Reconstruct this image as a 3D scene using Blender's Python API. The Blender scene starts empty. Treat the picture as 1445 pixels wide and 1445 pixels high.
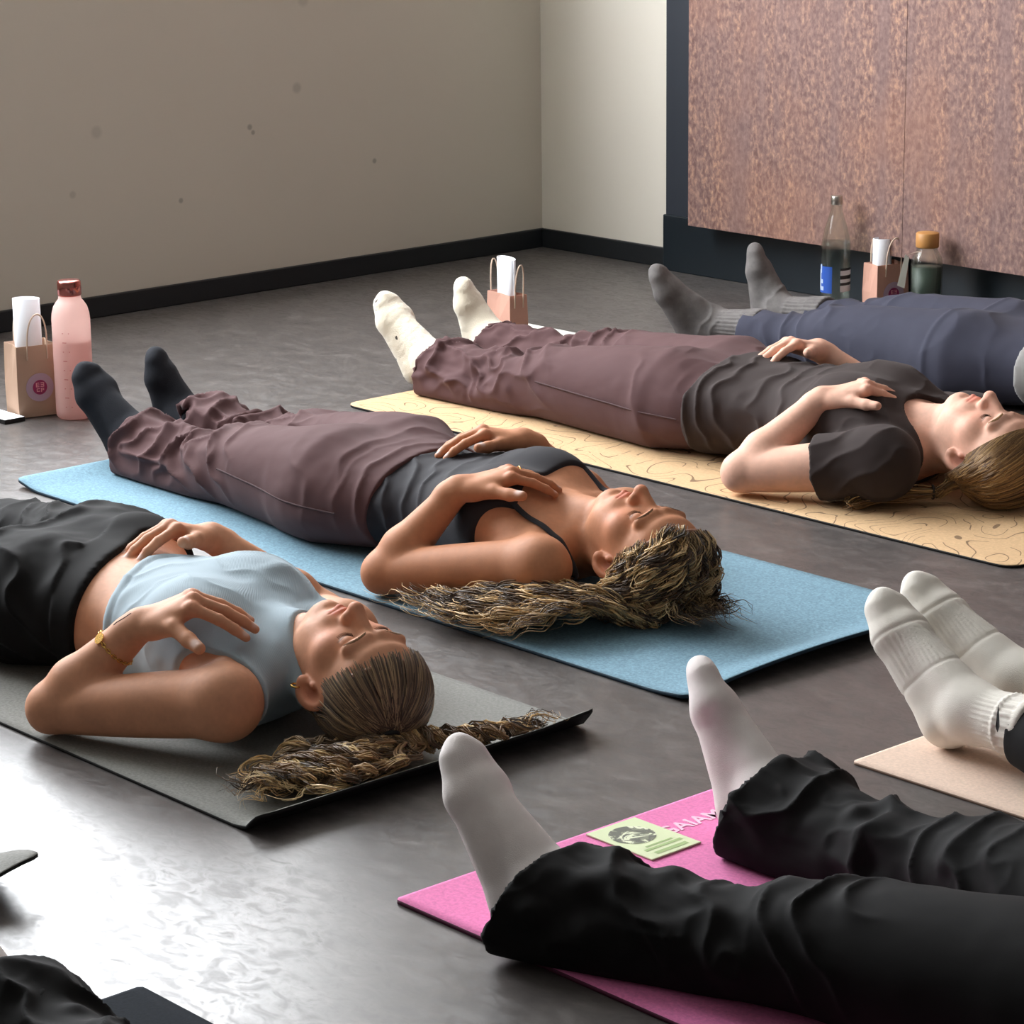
import bpy, bmesh, math, random
import numpy as np
from mathutils import Vector, Matrix
C = bpy.context.scene.collection
SC = bpy.context.scene
R = math.radians
# ------------------------------------------------------------------ camera
CAM_Z = 1.32667
def make_camera():
    f, tilt, yaw, roll = 3959.2, .256394, .842723, .01242
    F = np.array([-math.sin(yaw), math.cos(yaw), 0]); Rr = np.array([math.cos(yaw), math.sin(yaw), 0]); Z = np.array([0, 0, 1.])
    fwd = F*math.cos(tilt) - Z*math.sin(tilt); d = -(F*math.sin(tilt) + Z*math.cos(tilt))
    right = Rr*math.cos(roll) + d*math.sin(roll); down = d*math.cos(roll) - Rr*math.sin(roll)
    cam = bpy.data.cameras.new('camera'); o = bpy.data.objects.new('camera', cam); C.objects.link(o)
    cam.sensor_width = 36; cam.lens = 36*f/1445; cam.clip_start = .05
    m = Matrix.Identity(4)
    for i in range(3):
        m[i][0] = right[i]; m[i][1] = -down[i]; m[i][2] = -fwd[i]
    m[2][3] = CAM_Z
    o.matrix_world = m
    SC.camera = o
make_camera()
# ------------------------------------------------------------------ world, light, exposure
WIN = dict(x=-5.99, y0=1.2, y1=4.56, z0=.98, z1=2.95, depth=.22)
w = bpy.data.worlds.new('world'); SC.world = w; w.use_nodes = True
bgn = w.node_tree.nodes['Background']; bgn.inputs[0].default_value = (1.0, .95, .88, 1); bgn.inputs[1].default_value = .16
WINDOW_RADIANCE = 16.5      # bright overcast daylight seen in the frosted window pane
SC.view_settings.view_transform = 'Standard'; SC.view_settings.look = 'None'
SC.view_settings.gamma = 1; SC.view_settings.use_curve_mapping = False
SC.view_settings.exposure = 0.30
# ------------------------------------------------------------------ helpers
def lin(*c):
    return tuple(((v/255)/12.92 if v/255 <= .04045 else ((v/255+.055)/1.055)**2.4) for v in c)
class NT:
    def __init__(s, name):
        m = bpy.data.materials.new(name); m.use_nodes = True; s.m = m; s.t = m.node_tree
        s.b = s.t.nodes['Principled BSDF']
    def n(s, typ, **kw):
        nd = s.t.nodes.new(typ)
        for k, v in kw.items(): setattr(nd, k, v)
        return nd
    def l(s, a, b): s.t.links.new(a, b)
    def setin(s, nd, **kw):
        for k, v in kw.items():
            nd.inputs[k.replace('_', ' ')].default_value = v
        return nd
    def coord(s, kind='Object'):
        return s.n('ShaderNodeTexCoord').outputs[kind]
    def mapping(s, vec, scale=(1,1,1), rot=(0,0,0), loc=(0,0,0)):
        mp = s.n('ShaderNodeMapping'); mp.inputs['Scale'].default_value = scale; mp.inputs['Rotation'].default_value = rot; mp.inputs['Location'].default_value = loc
        s.l(vec, mp.inputs['Vector']); return mp.outputs[0]
    def noise(s, vec, scale, detail=3, rough=.55, dist=0):
        nd = s.n('ShaderNodeTexNoise'); nd.inputs['Scale'].default_value = scale; nd.inputs['Detail'].default_value = detail
        nd.inputs['Roughness'].default_value = rough; nd.inputs['Distortion'].default_value = dist
        s.l(vec, nd.inputs['Vector']); return nd.outputs['Fac']
    def ramp(s, fac, stops, interp='LINEAR'):
        r = s.n('ShaderNodeValToRGB'); cr = r.color_ramp; cr.interpolation = interp
        while len(cr.elements) < len(stops): cr.elements.new(.5)
        for e, (p, c) in zip(cr.elements, stops):
            e.position = p; e.color = (*c[:3], 1) if not isinstance(c, (int, float)) else (c, c, c, 1)
        s.l(fac, r.inputs[0]); return r.outputs[0]
    def mix(s, fac, a, b, mode='MIX'):
        x = s.n('ShaderNodeMix', data_type='RGBA', blend_type=mode)
        for sock, v in ((x.inputs[0], fac), (x.inputs[6], a), (x.inputs[7], b)):
            if hasattr(v, 'node'): s.l(v, sock)
            elif isinstance(v, (int, float)): sock.default_value = v
            else: sock.default_value = (*v[:3], 1)
        return x.outputs[2]
    def math(s, op, a, b=None, c=None):
        x = s.n('ShaderNodeMath', operation=op)
        for i, v in enumerate((a, b, c)):
            if v is None: continue
            if hasattr(v, 'node'): s.l(v, x.inputs[i])
            else: x.inputs[i].default_value = v
        return x.outputs[0]
    def color(s, v):
        if hasattr(v, 'node'): s.l(v, s.b.inputs['Base Color'])
        else: s.b.inputs['Base Color'].default_value = (*v[:3], 1)
        return s
    def rough(s, v):
        if hasattr(v, 'node'): s.l(v, s.b.inputs['Roughness'])
        else: s.b.inputs['Roughness'].default_value = v
        return s
    def bump(s, h, strength=.3, dist=.002):
        b = s.n('ShaderNodeBump'); b.inputs['Strength'].default_value = strength; b.inputs['Distance'].default_value = dist
        s.l(h, b.inputs['Height']); s.l(b.outputs[0], s.b.inputs['Normal']); return s
    def attr(s, name='Col'):
        a = s.n('ShaderNodeAttribute'); a.attribute_name = name; return a.outputs['Color']
def simple(name, col, rough=.6, spec=.5, metal=0, noise=0, nscale=60, bump=0, bscale=300, bdist=.001, sheen=0):
    t = NT(name)
    co = t.coord()
    if noise:
        n = t.noise(co, nscale, 4)
        t.color(t.mix(n, tuple(c*(1-noise) for c in col), tuple(min(1, c*(1+noise)) for c in col)))
    else: t.color(col)
    t.rough(rough); t.b.inputs['Specular IOR Level'].default_value = spec; t.b.inputs['Metallic'].default_value = metal
    if sheen: t.b.inputs['Sheen Weight'].default_value = sheen
    if bump: t.bump(t.noise(co, bscale, 3), bump, bdist)
    return t.m
WLOC = {}
def link(o, parent=None):
    """meshes are written in world coordinates; a child is shifted back by where its parent stands"""
    C.objects.link(o)
    if parent is not None:
        o.parent = parent
        o.location = Vector(o.location) - Vector(WLOC.get(parent.name, (0, 0, 0)))
        WLOC[o.name] = (0, 0, 0)
    return o
def mesh_obj(name, V, F, mat=None, parent=None, smooth=True, cols=None, extra_mats=None, fmat=None):
    """V (n,3) world coordinates, F (m,k) int array or list of index lists."""
    me = bpy.data.meshes.new(name)
    V = np.asarray(V, np.float32)
    if isinstance(F, np.ndarray):
        m, k = F.shape
        me.vertices.add(len(V)); me.vertices.foreach_set('co', V.ravel())
        me.loops.add(m*k); me.loops.foreach_set('vertex_index', F.astype(np.int32).ravel())
        me.polygons.add(m); me.polygons.foreach_set('loop_start', np.arange(0, m*k, k, dtype=np.int32))
        try: me.polygons.foreach_set('loop_total', np.full(m, k, np.int32))
        except Exception: pass
        me.update(calc_edges=True); me.validate()
    else:
        me.from_pydata([tuple(map(float, v)) for v in V], [], [tuple(int(i) for i in f) for f in F]); me.update()
    if smooth: me.polygons.foreach_set('use_smooth', np.ones(len(me.polygons), bool))
    if cols is not None:
        a = me.color_attributes.new('Col', 'FLOAT_COLOR', 'POINT')
        c4 = np.ones((len(V), 4), np.float32); c4[:, :3] = cols; a.data.foreach_set('color', c4.ravel())
    if mat: me.materials.append(mat)
    for x in (extra_mats or []): me.materials.append(x)
    if fmat is not None: me.polygons.foreach_set('material_index', np.asarray(fmat, np.int32))
    o = bpy.data.objects.new(name, me)
    return link(o, parent)
def bm_obj(name, bm, mat=None, parent=None, smooth=False, mats=None):
    me = bpy.data.meshes.new(name); bm.to_mesh(me); bm.free()
    if smooth: me.polygons.foreach_set('use_smooth', np.ones(len(me.polygons), bool))
    if mat: me.materials.append(mat)
    for x in (mats or []): me.materials.append(x)
    return link(bpy.data.objects.new(name, me), parent)
def thing(name, label, cat, loc, group=None):
    o = bpy.data.objects.new(name, None); o.empty_display_size = .05; o.location = loc; C.objects.link(o); WLOC[o.name] = tuple(loc)
    o['label'] = label; o['category'] = cat
    if group: o['group'] = group
    return o
def tag(o, label, cat, group=None):
    o['label'] = label; o['category'] = cat
    if group: o['group'] = group
    return o
def box(bm, lo, hi, mi=0):
    vs = [bm.verts.new((x, y, z)) for x in (lo[0], hi[0]) for y in (lo[1], hi[1]) for z in (lo[2], hi[2])]
    for f in ((0,1,3,2), (4,6,7,5), (0,4,5,1), (2,3,7,6), (0,2,6,4), (1,5,7,3)):
        fc = bm.faces.new([vs[i] for i in f]); fc.material_index = mi
    return vs
def boxes(name, lst, mat, parent=None, bevel=0):
    bm = bmesh.new()
    for lo, hi in lst: box(bm, lo, hi)
    bmesh.ops.recalc_face_normals(bm, faces=bm.faces)
    if bevel: bmesh.ops.bevel(bm, geom=list(bm.edges), offset=bevel, segments=2, affect='EDGES', profile=.5)
    return bm_obj(name, bm, mat, parent)
def struct(o):
    o['kind'] = 'structure'; return o
def lathe(name, prof, loc, mat, parent=None, n=40, close=False, smooth=True):
    prof = np.array(prof, float); m = len(prof)
    th = np.linspace(0, 2*np.pi, n, endpoint=False)
    V = np.stack([np.outer(prof[:, 0], np.cos(th)), np.outer(prof[:, 0], np.sin(th)), np.outer(prof[:, 1], np.ones(n))], -1).reshape(-1, 3)+np.array(loc)
    F = []
    for i in range(m-1):
        for j in range(n):
            F.append([i*n+j, i*n+(j+1) % n, (i+1)*n+(j+1) % n, (i+1)*n+j])
    return mesh_obj(name, V, np.array(F), mat, parent, smooth)
def catmull(P, n):
    P = np.asarray(P, float)
    if len(P) == 2: return P[0]+(P[1]-P[0])*np.linspace(0, 1, n)[:, None]
    Q = np.vstack([2*P[0]-P[1], P, 2*P[-1]-P[-2]])
    d = np.r_[0, np.cumsum(np.linalg.norm(np.diff(P, axis=0), axis=1))]
    s = np.linspace(0, d[-1], n); i = np.clip(np.searchsorted(d, s, side='right')-1, 0, len(P)-2)
    t = ((s-d[i])/np.maximum(d[i+1]-d[i], 1e-9))[:, None]
    a, b, c, e = Q[i], Q[i+1], Q[i+2], Q[i+3]
    return .5*((2*b)+(c-a)*t+(2*a-5*b+4*c-e)*t*t+(3*b-a-3*c+e)*t**3)
def tubes(paths, radii, sides=5, flat=None):
    """paths: list of (n,3); radii: list of (n,) -> V,F,ids ; closed ends by tapering"""
    Vs, Fs, ids, off = [], [], [], 0
    for k, (P, r) in enumerate(zip(paths, radii)):
        P = np.asarray(P, float); n = len(P); r = np.broadcast_to(np.asarray(r, float), (n,))
        T = np.gradient(P, axis=0); T /= np.linalg.norm(T, axis=1)[:, None]+1e-12
        ref = np.array([0, 0, 1.]) if np.abs(T[:, 2]).mean() < .8 else np.array([1., 0, 0])
        A = np.cross(T, ref); A /= np.linalg.norm(A, axis=1)[:, None]+1e-9
        B = np.cross(A, T)
        th = np.linspace(0, 2*np.pi, sides, endpoint=False)
        fl = 1 if flat is None else flat
        ring = P[:, None]+r[:, None, None]*(np.cos(th)[None, :, None]*A[:, None]+fl*np.sin(th)[None, :, None]*B[:, None])
        Vs.append(ring.reshape(-1, 3))
        i = np.arange(n-1)[:, None]*sides; j = np.arange(sides)[None]; j2 = (j+1) % sides
        Fs.append(np.stack([i+j, i+sides+j, i+sides+j2, i+j2], -1).reshape(-1, 4)+off)
        ids.append(np.full(n*sides, k)); off += n*sides
    return np.vstack(Vs), np.vstack(Fs), np.concatenate(ids)
# ------------------------------------------------------------------ structure materials
def m_floor():
    t = NT('grey_linoleum'); co = t.coord()
    st = t.mapping(co, (4.0, 7.0, 1), (0, 0, R(25)))
    n1 = t.noise(st, 3.2, 6, .62, .6)
    n2 = t.noise(t.mapping(co, (1, 1, 1)), 1.1, 3)
    base = t.ramp(n1, [(.3, lin(70, 66, 65)), (.55, lin(86, 81, 79)), (.72, lin(106, 101, 99))])
    base = t.mix(t.math('MULTIPLY', n2, .35), base, lin(84, 80, 80))
    t.color(base)
    fl = t.ramp(t.noise(st, 6.0, 5, .6, 1.0), [(.38, .44), (.56, .32), (.70, .48)])
    t.rough(fl); t.b.inputs['Specular IOR Level'].default_value = .5
    t.bump(t.noise(st, 3.5, 5, .55, .8), .035, .004)
    return t.m
def m_wall(name, col, spots=()):
    t = NT(name); co = t.coord(); n = t.noise(co, 1.3, 4); fine = t.noise(co, 180, 2)
    c = t.mix(n, tuple(x*.97 for x in col), col)
    for (p, r, k) in spots:
        d = t.n('ShaderNodeVectorMath', operation='DISTANCE'); t.l(co, d.inputs[0]); d.inputs[1].default_value = p
        f = t.math('SUBTRACT', 1, t.math('DIVIDE', d.outputs['Value'], r)); f = t.n('ShaderNodeClamp').inputs and t.math('MAXIMUM', f, 0)
        c = t.mix(t.math('MULTIPLY', t.math('MINIMUM', t.math('MULTIPLY', f, 2), 1), k), c, tuple(x*.35 for x in col))
    t.color(c); t.rough(.75); t.bump(fine, .08, .001); return t.m
def m_rust():
    t = NT('rusted_steel'); co = t.coord()
    blot = t.noise(t.mapping(co, (1, 1, .62)), 95, 4, .6, .35)
    streak = t.noise(t.mapping(co, (6, 6, .4)), 2.6, 4, .55, .2)
    big = t.noise(t.mapping(co, (1, 1, .7)), 2.6, 3, .6)
    a = t.ramp(blot, [(.36, lin(108, 80, 74)), (.50, lin(133, 104, 97)), (.60, lin(162, 125, 107)), (.72, lin(190, 150, 122))])
    b = t.ramp(blot, [(.35, lin(114, 89, 85)), (.55, lin(132, 105, 100)), (.75, lin(150, 122, 115))])
    c = t.mix(t.ramp(streak, [(.40, 0.), (.62, 1.)]), a, b)
    c = t.mix(t.ramp(big, [(.48, 0.), (.72, .35)]), c, lin(170, 118, 90))
    t.color(c); t.rough(.7); t.b.inputs['Specular IOR Level'].default_value = .4; t.b.inputs['Metallic'].default_value = .1
    t.bump(blot, .25, .002); return t.m
M = {}
M['floor'] = m_floor()
WS = [((-5.99, 4.62, .76), .022, .25), ((-5.99, 4.59, .53), .018, .35), ((-5.99, 4.43, .44), .01, .6), ((-5.99, 3.95, .47), .02, .25), ((-5.99, 3.87, .32), .012, .3), ((-5.99, 4.85, .31), .009, .6), ((-5.99, 4.2, .27), .009, .6), ((-5.99, 4.44, .425), .008, .6)]
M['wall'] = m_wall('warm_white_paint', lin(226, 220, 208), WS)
M['wall_l'] = m_wall('warm_white_paint_shaded', lin(208, 200, 187), WS)  # same white paint, backlit shade of this wall put into the colour
M['navy'] = simple('dark_navy_paint', lin(44, 49, 58), .5, .4, noise=.08, nscale=8)
M['skirt'] = simple('black_skirting', lin(30, 33, 36), .45, .4)
M['navyskirt'] = simple('dark_teal_skirting', lin(27, 35, 41), .3, .5, noise=.15, nscale=14)
M['ceil'] = simple('white_ceiling', lin(200, 198, 192), .9)
M['rust'] = m_rust()
M['frame'] = simple('white_window_frame', lin(225, 225, 222), .4)
# ------------------------------------------------------------------ structure
XW, YB, YN = -5.99, 5.472, 5.443
struct(boxes('floor', [((-6.4, -2.5, -.1), (3.0, 5.8, 0))], M['floor']))
wn = WIN
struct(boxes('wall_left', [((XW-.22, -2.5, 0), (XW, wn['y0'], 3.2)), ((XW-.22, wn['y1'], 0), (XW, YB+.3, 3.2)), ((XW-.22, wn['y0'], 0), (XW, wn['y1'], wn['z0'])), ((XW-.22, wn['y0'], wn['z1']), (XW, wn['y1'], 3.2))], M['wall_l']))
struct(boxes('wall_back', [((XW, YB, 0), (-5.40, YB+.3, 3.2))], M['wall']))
struct(boxes('wall_rear', [((-5.452, YN, 0), (3.0, YN+.3, 3.2))], M['navy']))
struct(boxes('ceiling', [((-6.4, -2.5, 3.2), (3.0, 5.8, 3.3))], M['ceil']))
struct(boxes('baseboard_left', [((XW, -2.5, 0), (XW+.012, YB, .055))], M['skirt'], bevel=.003))
struct(boxes('baseboard_back', [((XW+.012, YB-.012, 0), (-5.452, YB, .055))], M['skirt'], bevel=.003))
struct(boxes('baseboard_rear', [((-5.453, YN-.012, 0), (3.0, YN, .155))], M['navyskirt'], bevel=.003))
wf = struct(boxes('window_1', [((XW-.21, wn['y0'], wn['z0']+.05), (XW-.15, wn['y0']+.05, wn['z1']-.05)), ((XW-.21, wn['y1']-.05, wn['z0']+.05), (XW-.15, wn['y1'], wn['z1']-.05)), ((XW-.21, wn['y0'], wn['z0']), (XW-.15, wn['y1'], wn['z0']+.05)), ((XW-.21, wn['y0'], wn['z1']-.05), (XW-.15, wn['y1'], wn['z1'])), ((XW-.21, 2.85, wn['z0']+.05), (XW-.15, 2.9, wn['z1']-.05))], M['frame']))
m_day = bpy.data.materials.new('daylight_pane'); m_day.use_nodes = True; nt = m_day.node_tree; nt.nodes.remove(nt.nodes['Principled BSDF'])
em = nt.nodes.new('ShaderNodeEmission'); em.inputs[0].default_value = (.94, .97, 1, 1); em.inputs[1].default_value = WINDOW_RADIANCE; nt.links.new(em.outputs[0], nt.nodes['Material Output'].inputs[0])
boxes('window_pane', [((XW-.215, wn['y0']+.002, wn['z0']+.002), (XW-.205, wn['y1']-.002, wn['z1']-.002))], m_day, wf)
pn = thing('rusted_wall_panel', 'large rust-brown steel panel mounted on the dark wall', 'panel', (-3.2, YN-.03, .16))
boxes('steel_sheet', [((-5.285, YN-.083, .150), (-4.5355, YN-.068, 2.6)), ((-4.534, YN-.083, .150), (-3.6, YN-.068, 2.6)), ((-3.5985, YN-.083, .150), (-2.6, YN-.068, 2.6)), ((-2.5985, YN-.083, .150), (-1.6, YN-.068, 2.6))], M['rust'], pn)
boxes('mounting_rail', [((-5.22, YN-.068, .152), (-1.7, YN-.001, .19)), ((-5.22, YN-.068, 2.3), (-1.7, YN-.001, 2.36))], M['skirt'], pn)
# ------------------------------------------------------------------ yoga mats
def mat_surface(name, col, var=.08, scale=220, bump=.35, rough=.85, lines=False, speck=None):
    t = NT(name); co = t.coord()
    n = t.noise(co, scale, 3, .6); big = t.noise(co, 5, 3)
    c = t.ramp(n, [(.3, tuple(x*(1-var*2) for x in col)), (.5, col), (.7, tuple(min(1, x*(1+var*2.2)) for x in col))])
    c = t.mix(t.math('MULTIPLY', big, .25), c, tuple(x*.86 for x in col))
    if lines:
        v = t.noise(t.mapping(co, (1, 1, 0)), 6.5, 1.2, .4, .5)
        fr = t.math('FRACT', t.math('MULTIPLY', v, 11)); d = t.math('ABSOLUTE', t.math('SUBTRACT', fr, .5))
        ln = t.math('LESS_THAN', d, .04); gate = t.math('GREATER_THAN', t.noise(co, 14, 2), .44)
        c = t.mix(t.math('MULTIPLY', t.math('MULTIPLY', ln, gate), .75), c, lin(88, 66, 50))
    t.color(c); t.rough(rough); t.b.inputs['Specular IOR Level'].default_value = .25
    t.bump(n, bump, .0015); return t.m
def yoga_mat(label, x0, x1, y0, y1, th, top, side, curl=None, rc=.02, name='yoga_mat', group='yoga mats on the studio floor'):
    e = [0, .004, .01, .018, .03]
    L, Wd = x1-x0, y1-y0
    xs = np.unique(np.r_[[x0+a for a in e], np.linspace(x0+.03, x1-.03, 70), [x1-a for a in e]])
    tv = np.linspace(-1, 1, 33); H = Wd/2; yc = (y0+y1)/2
    d = np.minimum(xs-x0, x1-xs)
    hy = np.where(d < rc, H-rc+np.sqrt(np.maximum(rc**2-(rc-np.minimum(d, rc))**2, 0)), H)
    X = np.repeat(xs[:, None], len(tv), 1); Y = yc+hy[:, None]*tv[None]
    Zc = curl(X, Y) if curl else np.zeros_like(X)
    n, m = X.shape
    top_v = np.stack([X, Y, Zc+th], -1).reshape(-1, 3); bot = np.stack([X, Y, Zc+.0004], -1).reshape(-1, 3)
    V = np.vstack([top_v, bot]); N = n*m; F = []; fm = []
    i, j = np.meshgrid(np.arange(n-1), np.arange(m-1), indexing='ij'); a = (i*m+j).ravel()
    T = np.stack([a, a+m, a+m+1, a+1], -1); Bq = np.stack([a+N, a+1+N, a+m+1+N, a+m+N], -1)
    S = []
    for k in range(m-1): S += [[k, k+1, N+k+1, N+k], [(n-1)*m+k+1, (n-1)*m+k, N+(n-1)*m+k, N+(n-1)*m+k+1]]
    for k in range(n-1): S += [[(k+1)*m, k*m, N+k*m, N+(k+1)*m], [k*m+m-1, (k+1)*m+m-1, N+(k+1)*m+m-1, N+k*m+m-1]]
    F = np.vstack([T, Bq, np.array(S)]); fm = np.r_[np.zeros(len(T)), np.ones(len(Bq)+len(S))]
    o = mesh_obj(name, V, F, top, None, False, extra_mats=[side], fmat=fm)
    return tag(o, label, 'yoga mat', group)
def sm(a, b, x):
    t = np.clip((x-a)/(b-a), 0, 1); return t*t*(3-2*t)
dk = lambda n, *c: simple(n, lin(*c), .7, .3)
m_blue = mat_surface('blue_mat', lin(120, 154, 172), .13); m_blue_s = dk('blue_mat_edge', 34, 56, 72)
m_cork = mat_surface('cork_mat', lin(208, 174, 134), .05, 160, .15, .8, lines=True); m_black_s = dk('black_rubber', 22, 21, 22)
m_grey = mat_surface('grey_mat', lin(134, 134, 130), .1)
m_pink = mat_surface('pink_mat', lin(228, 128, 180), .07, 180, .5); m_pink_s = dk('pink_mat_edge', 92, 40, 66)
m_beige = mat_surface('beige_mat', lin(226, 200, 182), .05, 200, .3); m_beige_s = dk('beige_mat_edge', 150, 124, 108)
m_dnavy = mat_surface('navy_mat', lin(26, 32, 40), .1); m_dnavy.node_tree.nodes['Principled BSDF'].inputs['Specular IOR Level'].default_value = .08
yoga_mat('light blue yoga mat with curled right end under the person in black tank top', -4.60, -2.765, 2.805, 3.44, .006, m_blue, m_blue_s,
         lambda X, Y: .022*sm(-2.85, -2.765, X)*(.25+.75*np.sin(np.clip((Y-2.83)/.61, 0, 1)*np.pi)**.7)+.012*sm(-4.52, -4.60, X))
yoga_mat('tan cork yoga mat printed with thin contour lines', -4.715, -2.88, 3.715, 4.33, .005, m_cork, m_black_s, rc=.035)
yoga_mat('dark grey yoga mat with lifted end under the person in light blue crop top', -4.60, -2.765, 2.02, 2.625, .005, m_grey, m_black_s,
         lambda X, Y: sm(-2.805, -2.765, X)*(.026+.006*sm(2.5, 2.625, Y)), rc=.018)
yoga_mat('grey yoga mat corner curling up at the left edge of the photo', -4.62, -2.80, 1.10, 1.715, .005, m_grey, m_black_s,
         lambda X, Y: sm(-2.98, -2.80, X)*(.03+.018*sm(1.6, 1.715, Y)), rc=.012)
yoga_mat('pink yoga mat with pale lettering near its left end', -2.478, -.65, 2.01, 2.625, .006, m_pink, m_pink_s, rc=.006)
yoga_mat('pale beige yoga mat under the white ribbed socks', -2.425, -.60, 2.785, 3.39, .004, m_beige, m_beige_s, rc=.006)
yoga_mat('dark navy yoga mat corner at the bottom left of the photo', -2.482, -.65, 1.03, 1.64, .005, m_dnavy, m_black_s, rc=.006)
def text_mesh(name, body, size, mat, loc, rot, parent, ext=.0004):
    cu = bpy.data.curves.new(name, 'FONT'); cu.body = body; cu.size = size; cu.extrude = ext; cu.offset = .0006
    o = bpy.data.objects.new(name, cu); C.objects.link(o); o.location = loc; o.rotation_euler = rot
    bpy.context.view_layer.update()
    me = bpy.data.meshes.new_from_object(o); mw = o.matrix_world.copy(); bpy.data.objects.remove(o)
    me.transform(mw); me.materials.append(mat)
    return link(bpy.data.objects.new(name, me), parent)
m_letter = simple('pale_pink_print', lin(246, 196, 218), .8)
pink_mat = [o for o in C.objects if o.get('label', '').startswith('pink yoga')][0]
text_mesh('printed_lettering', 'GAIAM', .036, m_letter, (-2.398, 2.398, .0064), (0, 0, R(90)), pink_mat)
# ------------------------------------------------------------------ small things on the floor
m_paper = simple('kraft_paper', lin(196, 164, 142), .8, .3, noise=.05, nscale=30)
m_paper2 = simple('rosy_kraft_paper', lin(206, 158, 140), .8, .3, noise=.05, nscale=30)
m_cord = simple('twisted_paper_cord', lin(214, 190, 170), .8)
m_white = simple('white_paper', lin(236, 238, 244), .8, .3)
m_stick = simple('lilac_sticker', lin(196, 168, 186), .5)
m_stick2 = simple('magenta_print', lin(158, 44, 96), .5)
m_stick3 = simple('pink_print', lin(240, 168, 178), .5)
def paper_bag(label, x, y, rz, wd, dp, h, mat, sticker=True, hh=.07):
    """sticker face looks along local +x; wd runs along local y; dp runs along -x; corner (0,0) is the near left floor corner"""
    t = thing('paper_bag', label, 'bag', (x, y, 0), 'small paper gift bags')
    c, s = math.cos(rz), math.sin(rz)
    def P(a, b, z): return (x+a*c-b*s, y+a*s+b*c, z)
    z0 = .002; tk = .0012; g = .006
    def ring(z, ins, gus): return [P(-ins, ins, z), P(-ins, wd-ins, z), P(-dp/2, wd-ins-gus, z), P(-dp+ins, wd-ins, z), P(-dp+ins, ins, z), P(-dp/2, ins+gus, z)]
    V = ring(z0, 0, 0)+ring(h*.45, -.001, .001)+ring(h, .001, g)+ring(h, .001+tk, g)+ring(h*.45, tk, .001)+ring(z0+.002, tk, 0)
    F = []
    for r in range(5):
        for k in range(6): F.append([r*6+k, r*6+(k+1) % 6, (r+1)*6+(k+1) % 6, (r+1)*6+k])
    F.append([5, 4, 3, 2, 1, 0]); F.append([30, 31, 32, 33, 34, 35])
    mesh_obj('paper_body', V, F, mat, t, False)
    for a in (.0015, -dp-.0015):
        pts = []
        for u in np.linspace(0, 1, 15):
            b = wd*.26+wd*.48*(.5-.5*math.cos(math.pi*u)); z = h-.03+(hh+.03)*math.sin(math.pi*u)**.55
            pts.append(P(a*(1 if u in (0, 1) else 1.0)+(.010 if a > 0 else -.006)*math.sin(math.pi*u), b, z))
        V2, F2, _ = tubes([catmull(pts, 40)], [.0019], 6); mesh_obj('handle', V2, F2, m_cord, t)
    if sticker:
        cy, cz, r = wd*.52, h*.42, min(.031, wd*.36)
        th = np.linspace(0, 2*np.pi, 36, endpoint=False)
        def disc(a, rr, nm, mt, par):
            Vd = [P(a, cy+rr*math.cos(q), cz+rr*math.sin(q)) for q in th]+[P(a-.0008, cy+rr*math.cos(q), cz+rr*math.sin(q)) for q in th]
            Fd = [list(range(36))]+[[k, 36+k, 36+(k+1) % 36, (k+1) % 36] for k in range(36)]
            return mesh_obj(nm, Vd, Fd, mt, par, False)
        st = disc(.0022, r, 'sticker', m_stick, t)
        disc(.0028, r*.52, 'emblem', m_stick2, st)
        bm = bmesh.new()
        for (b0, b1, q0, q1) in ((-.30, -.22, .02, .34), (-.3, -.05, .02, .08), (-.3, -.05, .15, .21), (-.3, -.05, .28, .34), (.03, .3, .02, .08), (.05, .3, .15, .21), (.03, .3, .28, .34), (.24, .3, .02, .34), (-.26, -.0, -.12, -.06), (-.26, -.2, -.3, -.06), (-.26, -.02, -.3, -.24), (.06, .12, -.34, -.06), (.06, .28, -.12, -.06), (.22, .28, -.22, -.06), (.06, .28, -.22, -.17)):
            vs = [bm.verts.new(P(.0034, cy+b*r, cz+q*r)) for b, q in ((b0, q0), (b1, q0), (b1, q1), (b0, q1))]; bm.faces.new(vs)
        bm_obj('emblem_print', bm, m_stick3, st)
    return t, P
def paper_roll(label, cx, cy, z0, z1, r, rz=0, lean=(0, 0), flat=.75):
    th = np.linspace(0, 2*np.pi*2.1, 90); rr = r*(1-.16*th/th[-1])
    V = []; n = len(th)
    for z in (z0, z1):
        for q, a in zip(rr, th):
            u, v = q*math.cos(a), q*flat*math.sin(a)
            f = (z-z0)
            V.append((cx+u*math.cos(rz)-v*math.sin(rz)+lean[0]*f, cy+u*math.sin(rz)+v*math.cos(rz)+lean[1]*f, z+.004*math.sin(a*.5)*(z == z1)))
    F = np.array([[k, k+1, n+k+1, n+k] for k in range(n-1)])
    o = mesh_obj('rolled_paper', V, F, m_white, None, True)
    md = o.modifiers.new('thick', 'SOLIDIFY'); md.thickness = .0009
    return tag(o, label, 'paper', 'rolled papers in the gift bags')
b1, P1 = paper_bag('tan gift bag with pink round sticker, left of the pink bottle', -5.106, 3.135, R(-13), .094, .08, .157, m_paper)
q = P1(-.04, .043, 0); paper_roll('white rolled paper in the bag beside the pink bottle', q[0], q[1], .02, .252, .031, R(77))
b2, P2 = paper_bag('rosy gift bag without visible sticker, standing behind cream sock', -4.94, 4.405, R(-10), .05, .105, .124, m_paper2, False, .075)
q = P2(-.055, .025, 0); paper_roll('white rolled paper in the bag behind the cream socks', q[0], q[1], .02, .205, .034, R(-10), flat=.5)
b3, P3 = paper_bag('pinkish gift bag between glass water bottle and wooden lid jar', -4.572, 5.312, R(-14), .095, .062, .130, m_paper2, True, .068)
q = P3(-.031, .036, 0); paper_roll('white rolled paper in the bag by the glass bottle', q[0], q[1], .02, .19, .027, R(76))
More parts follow.
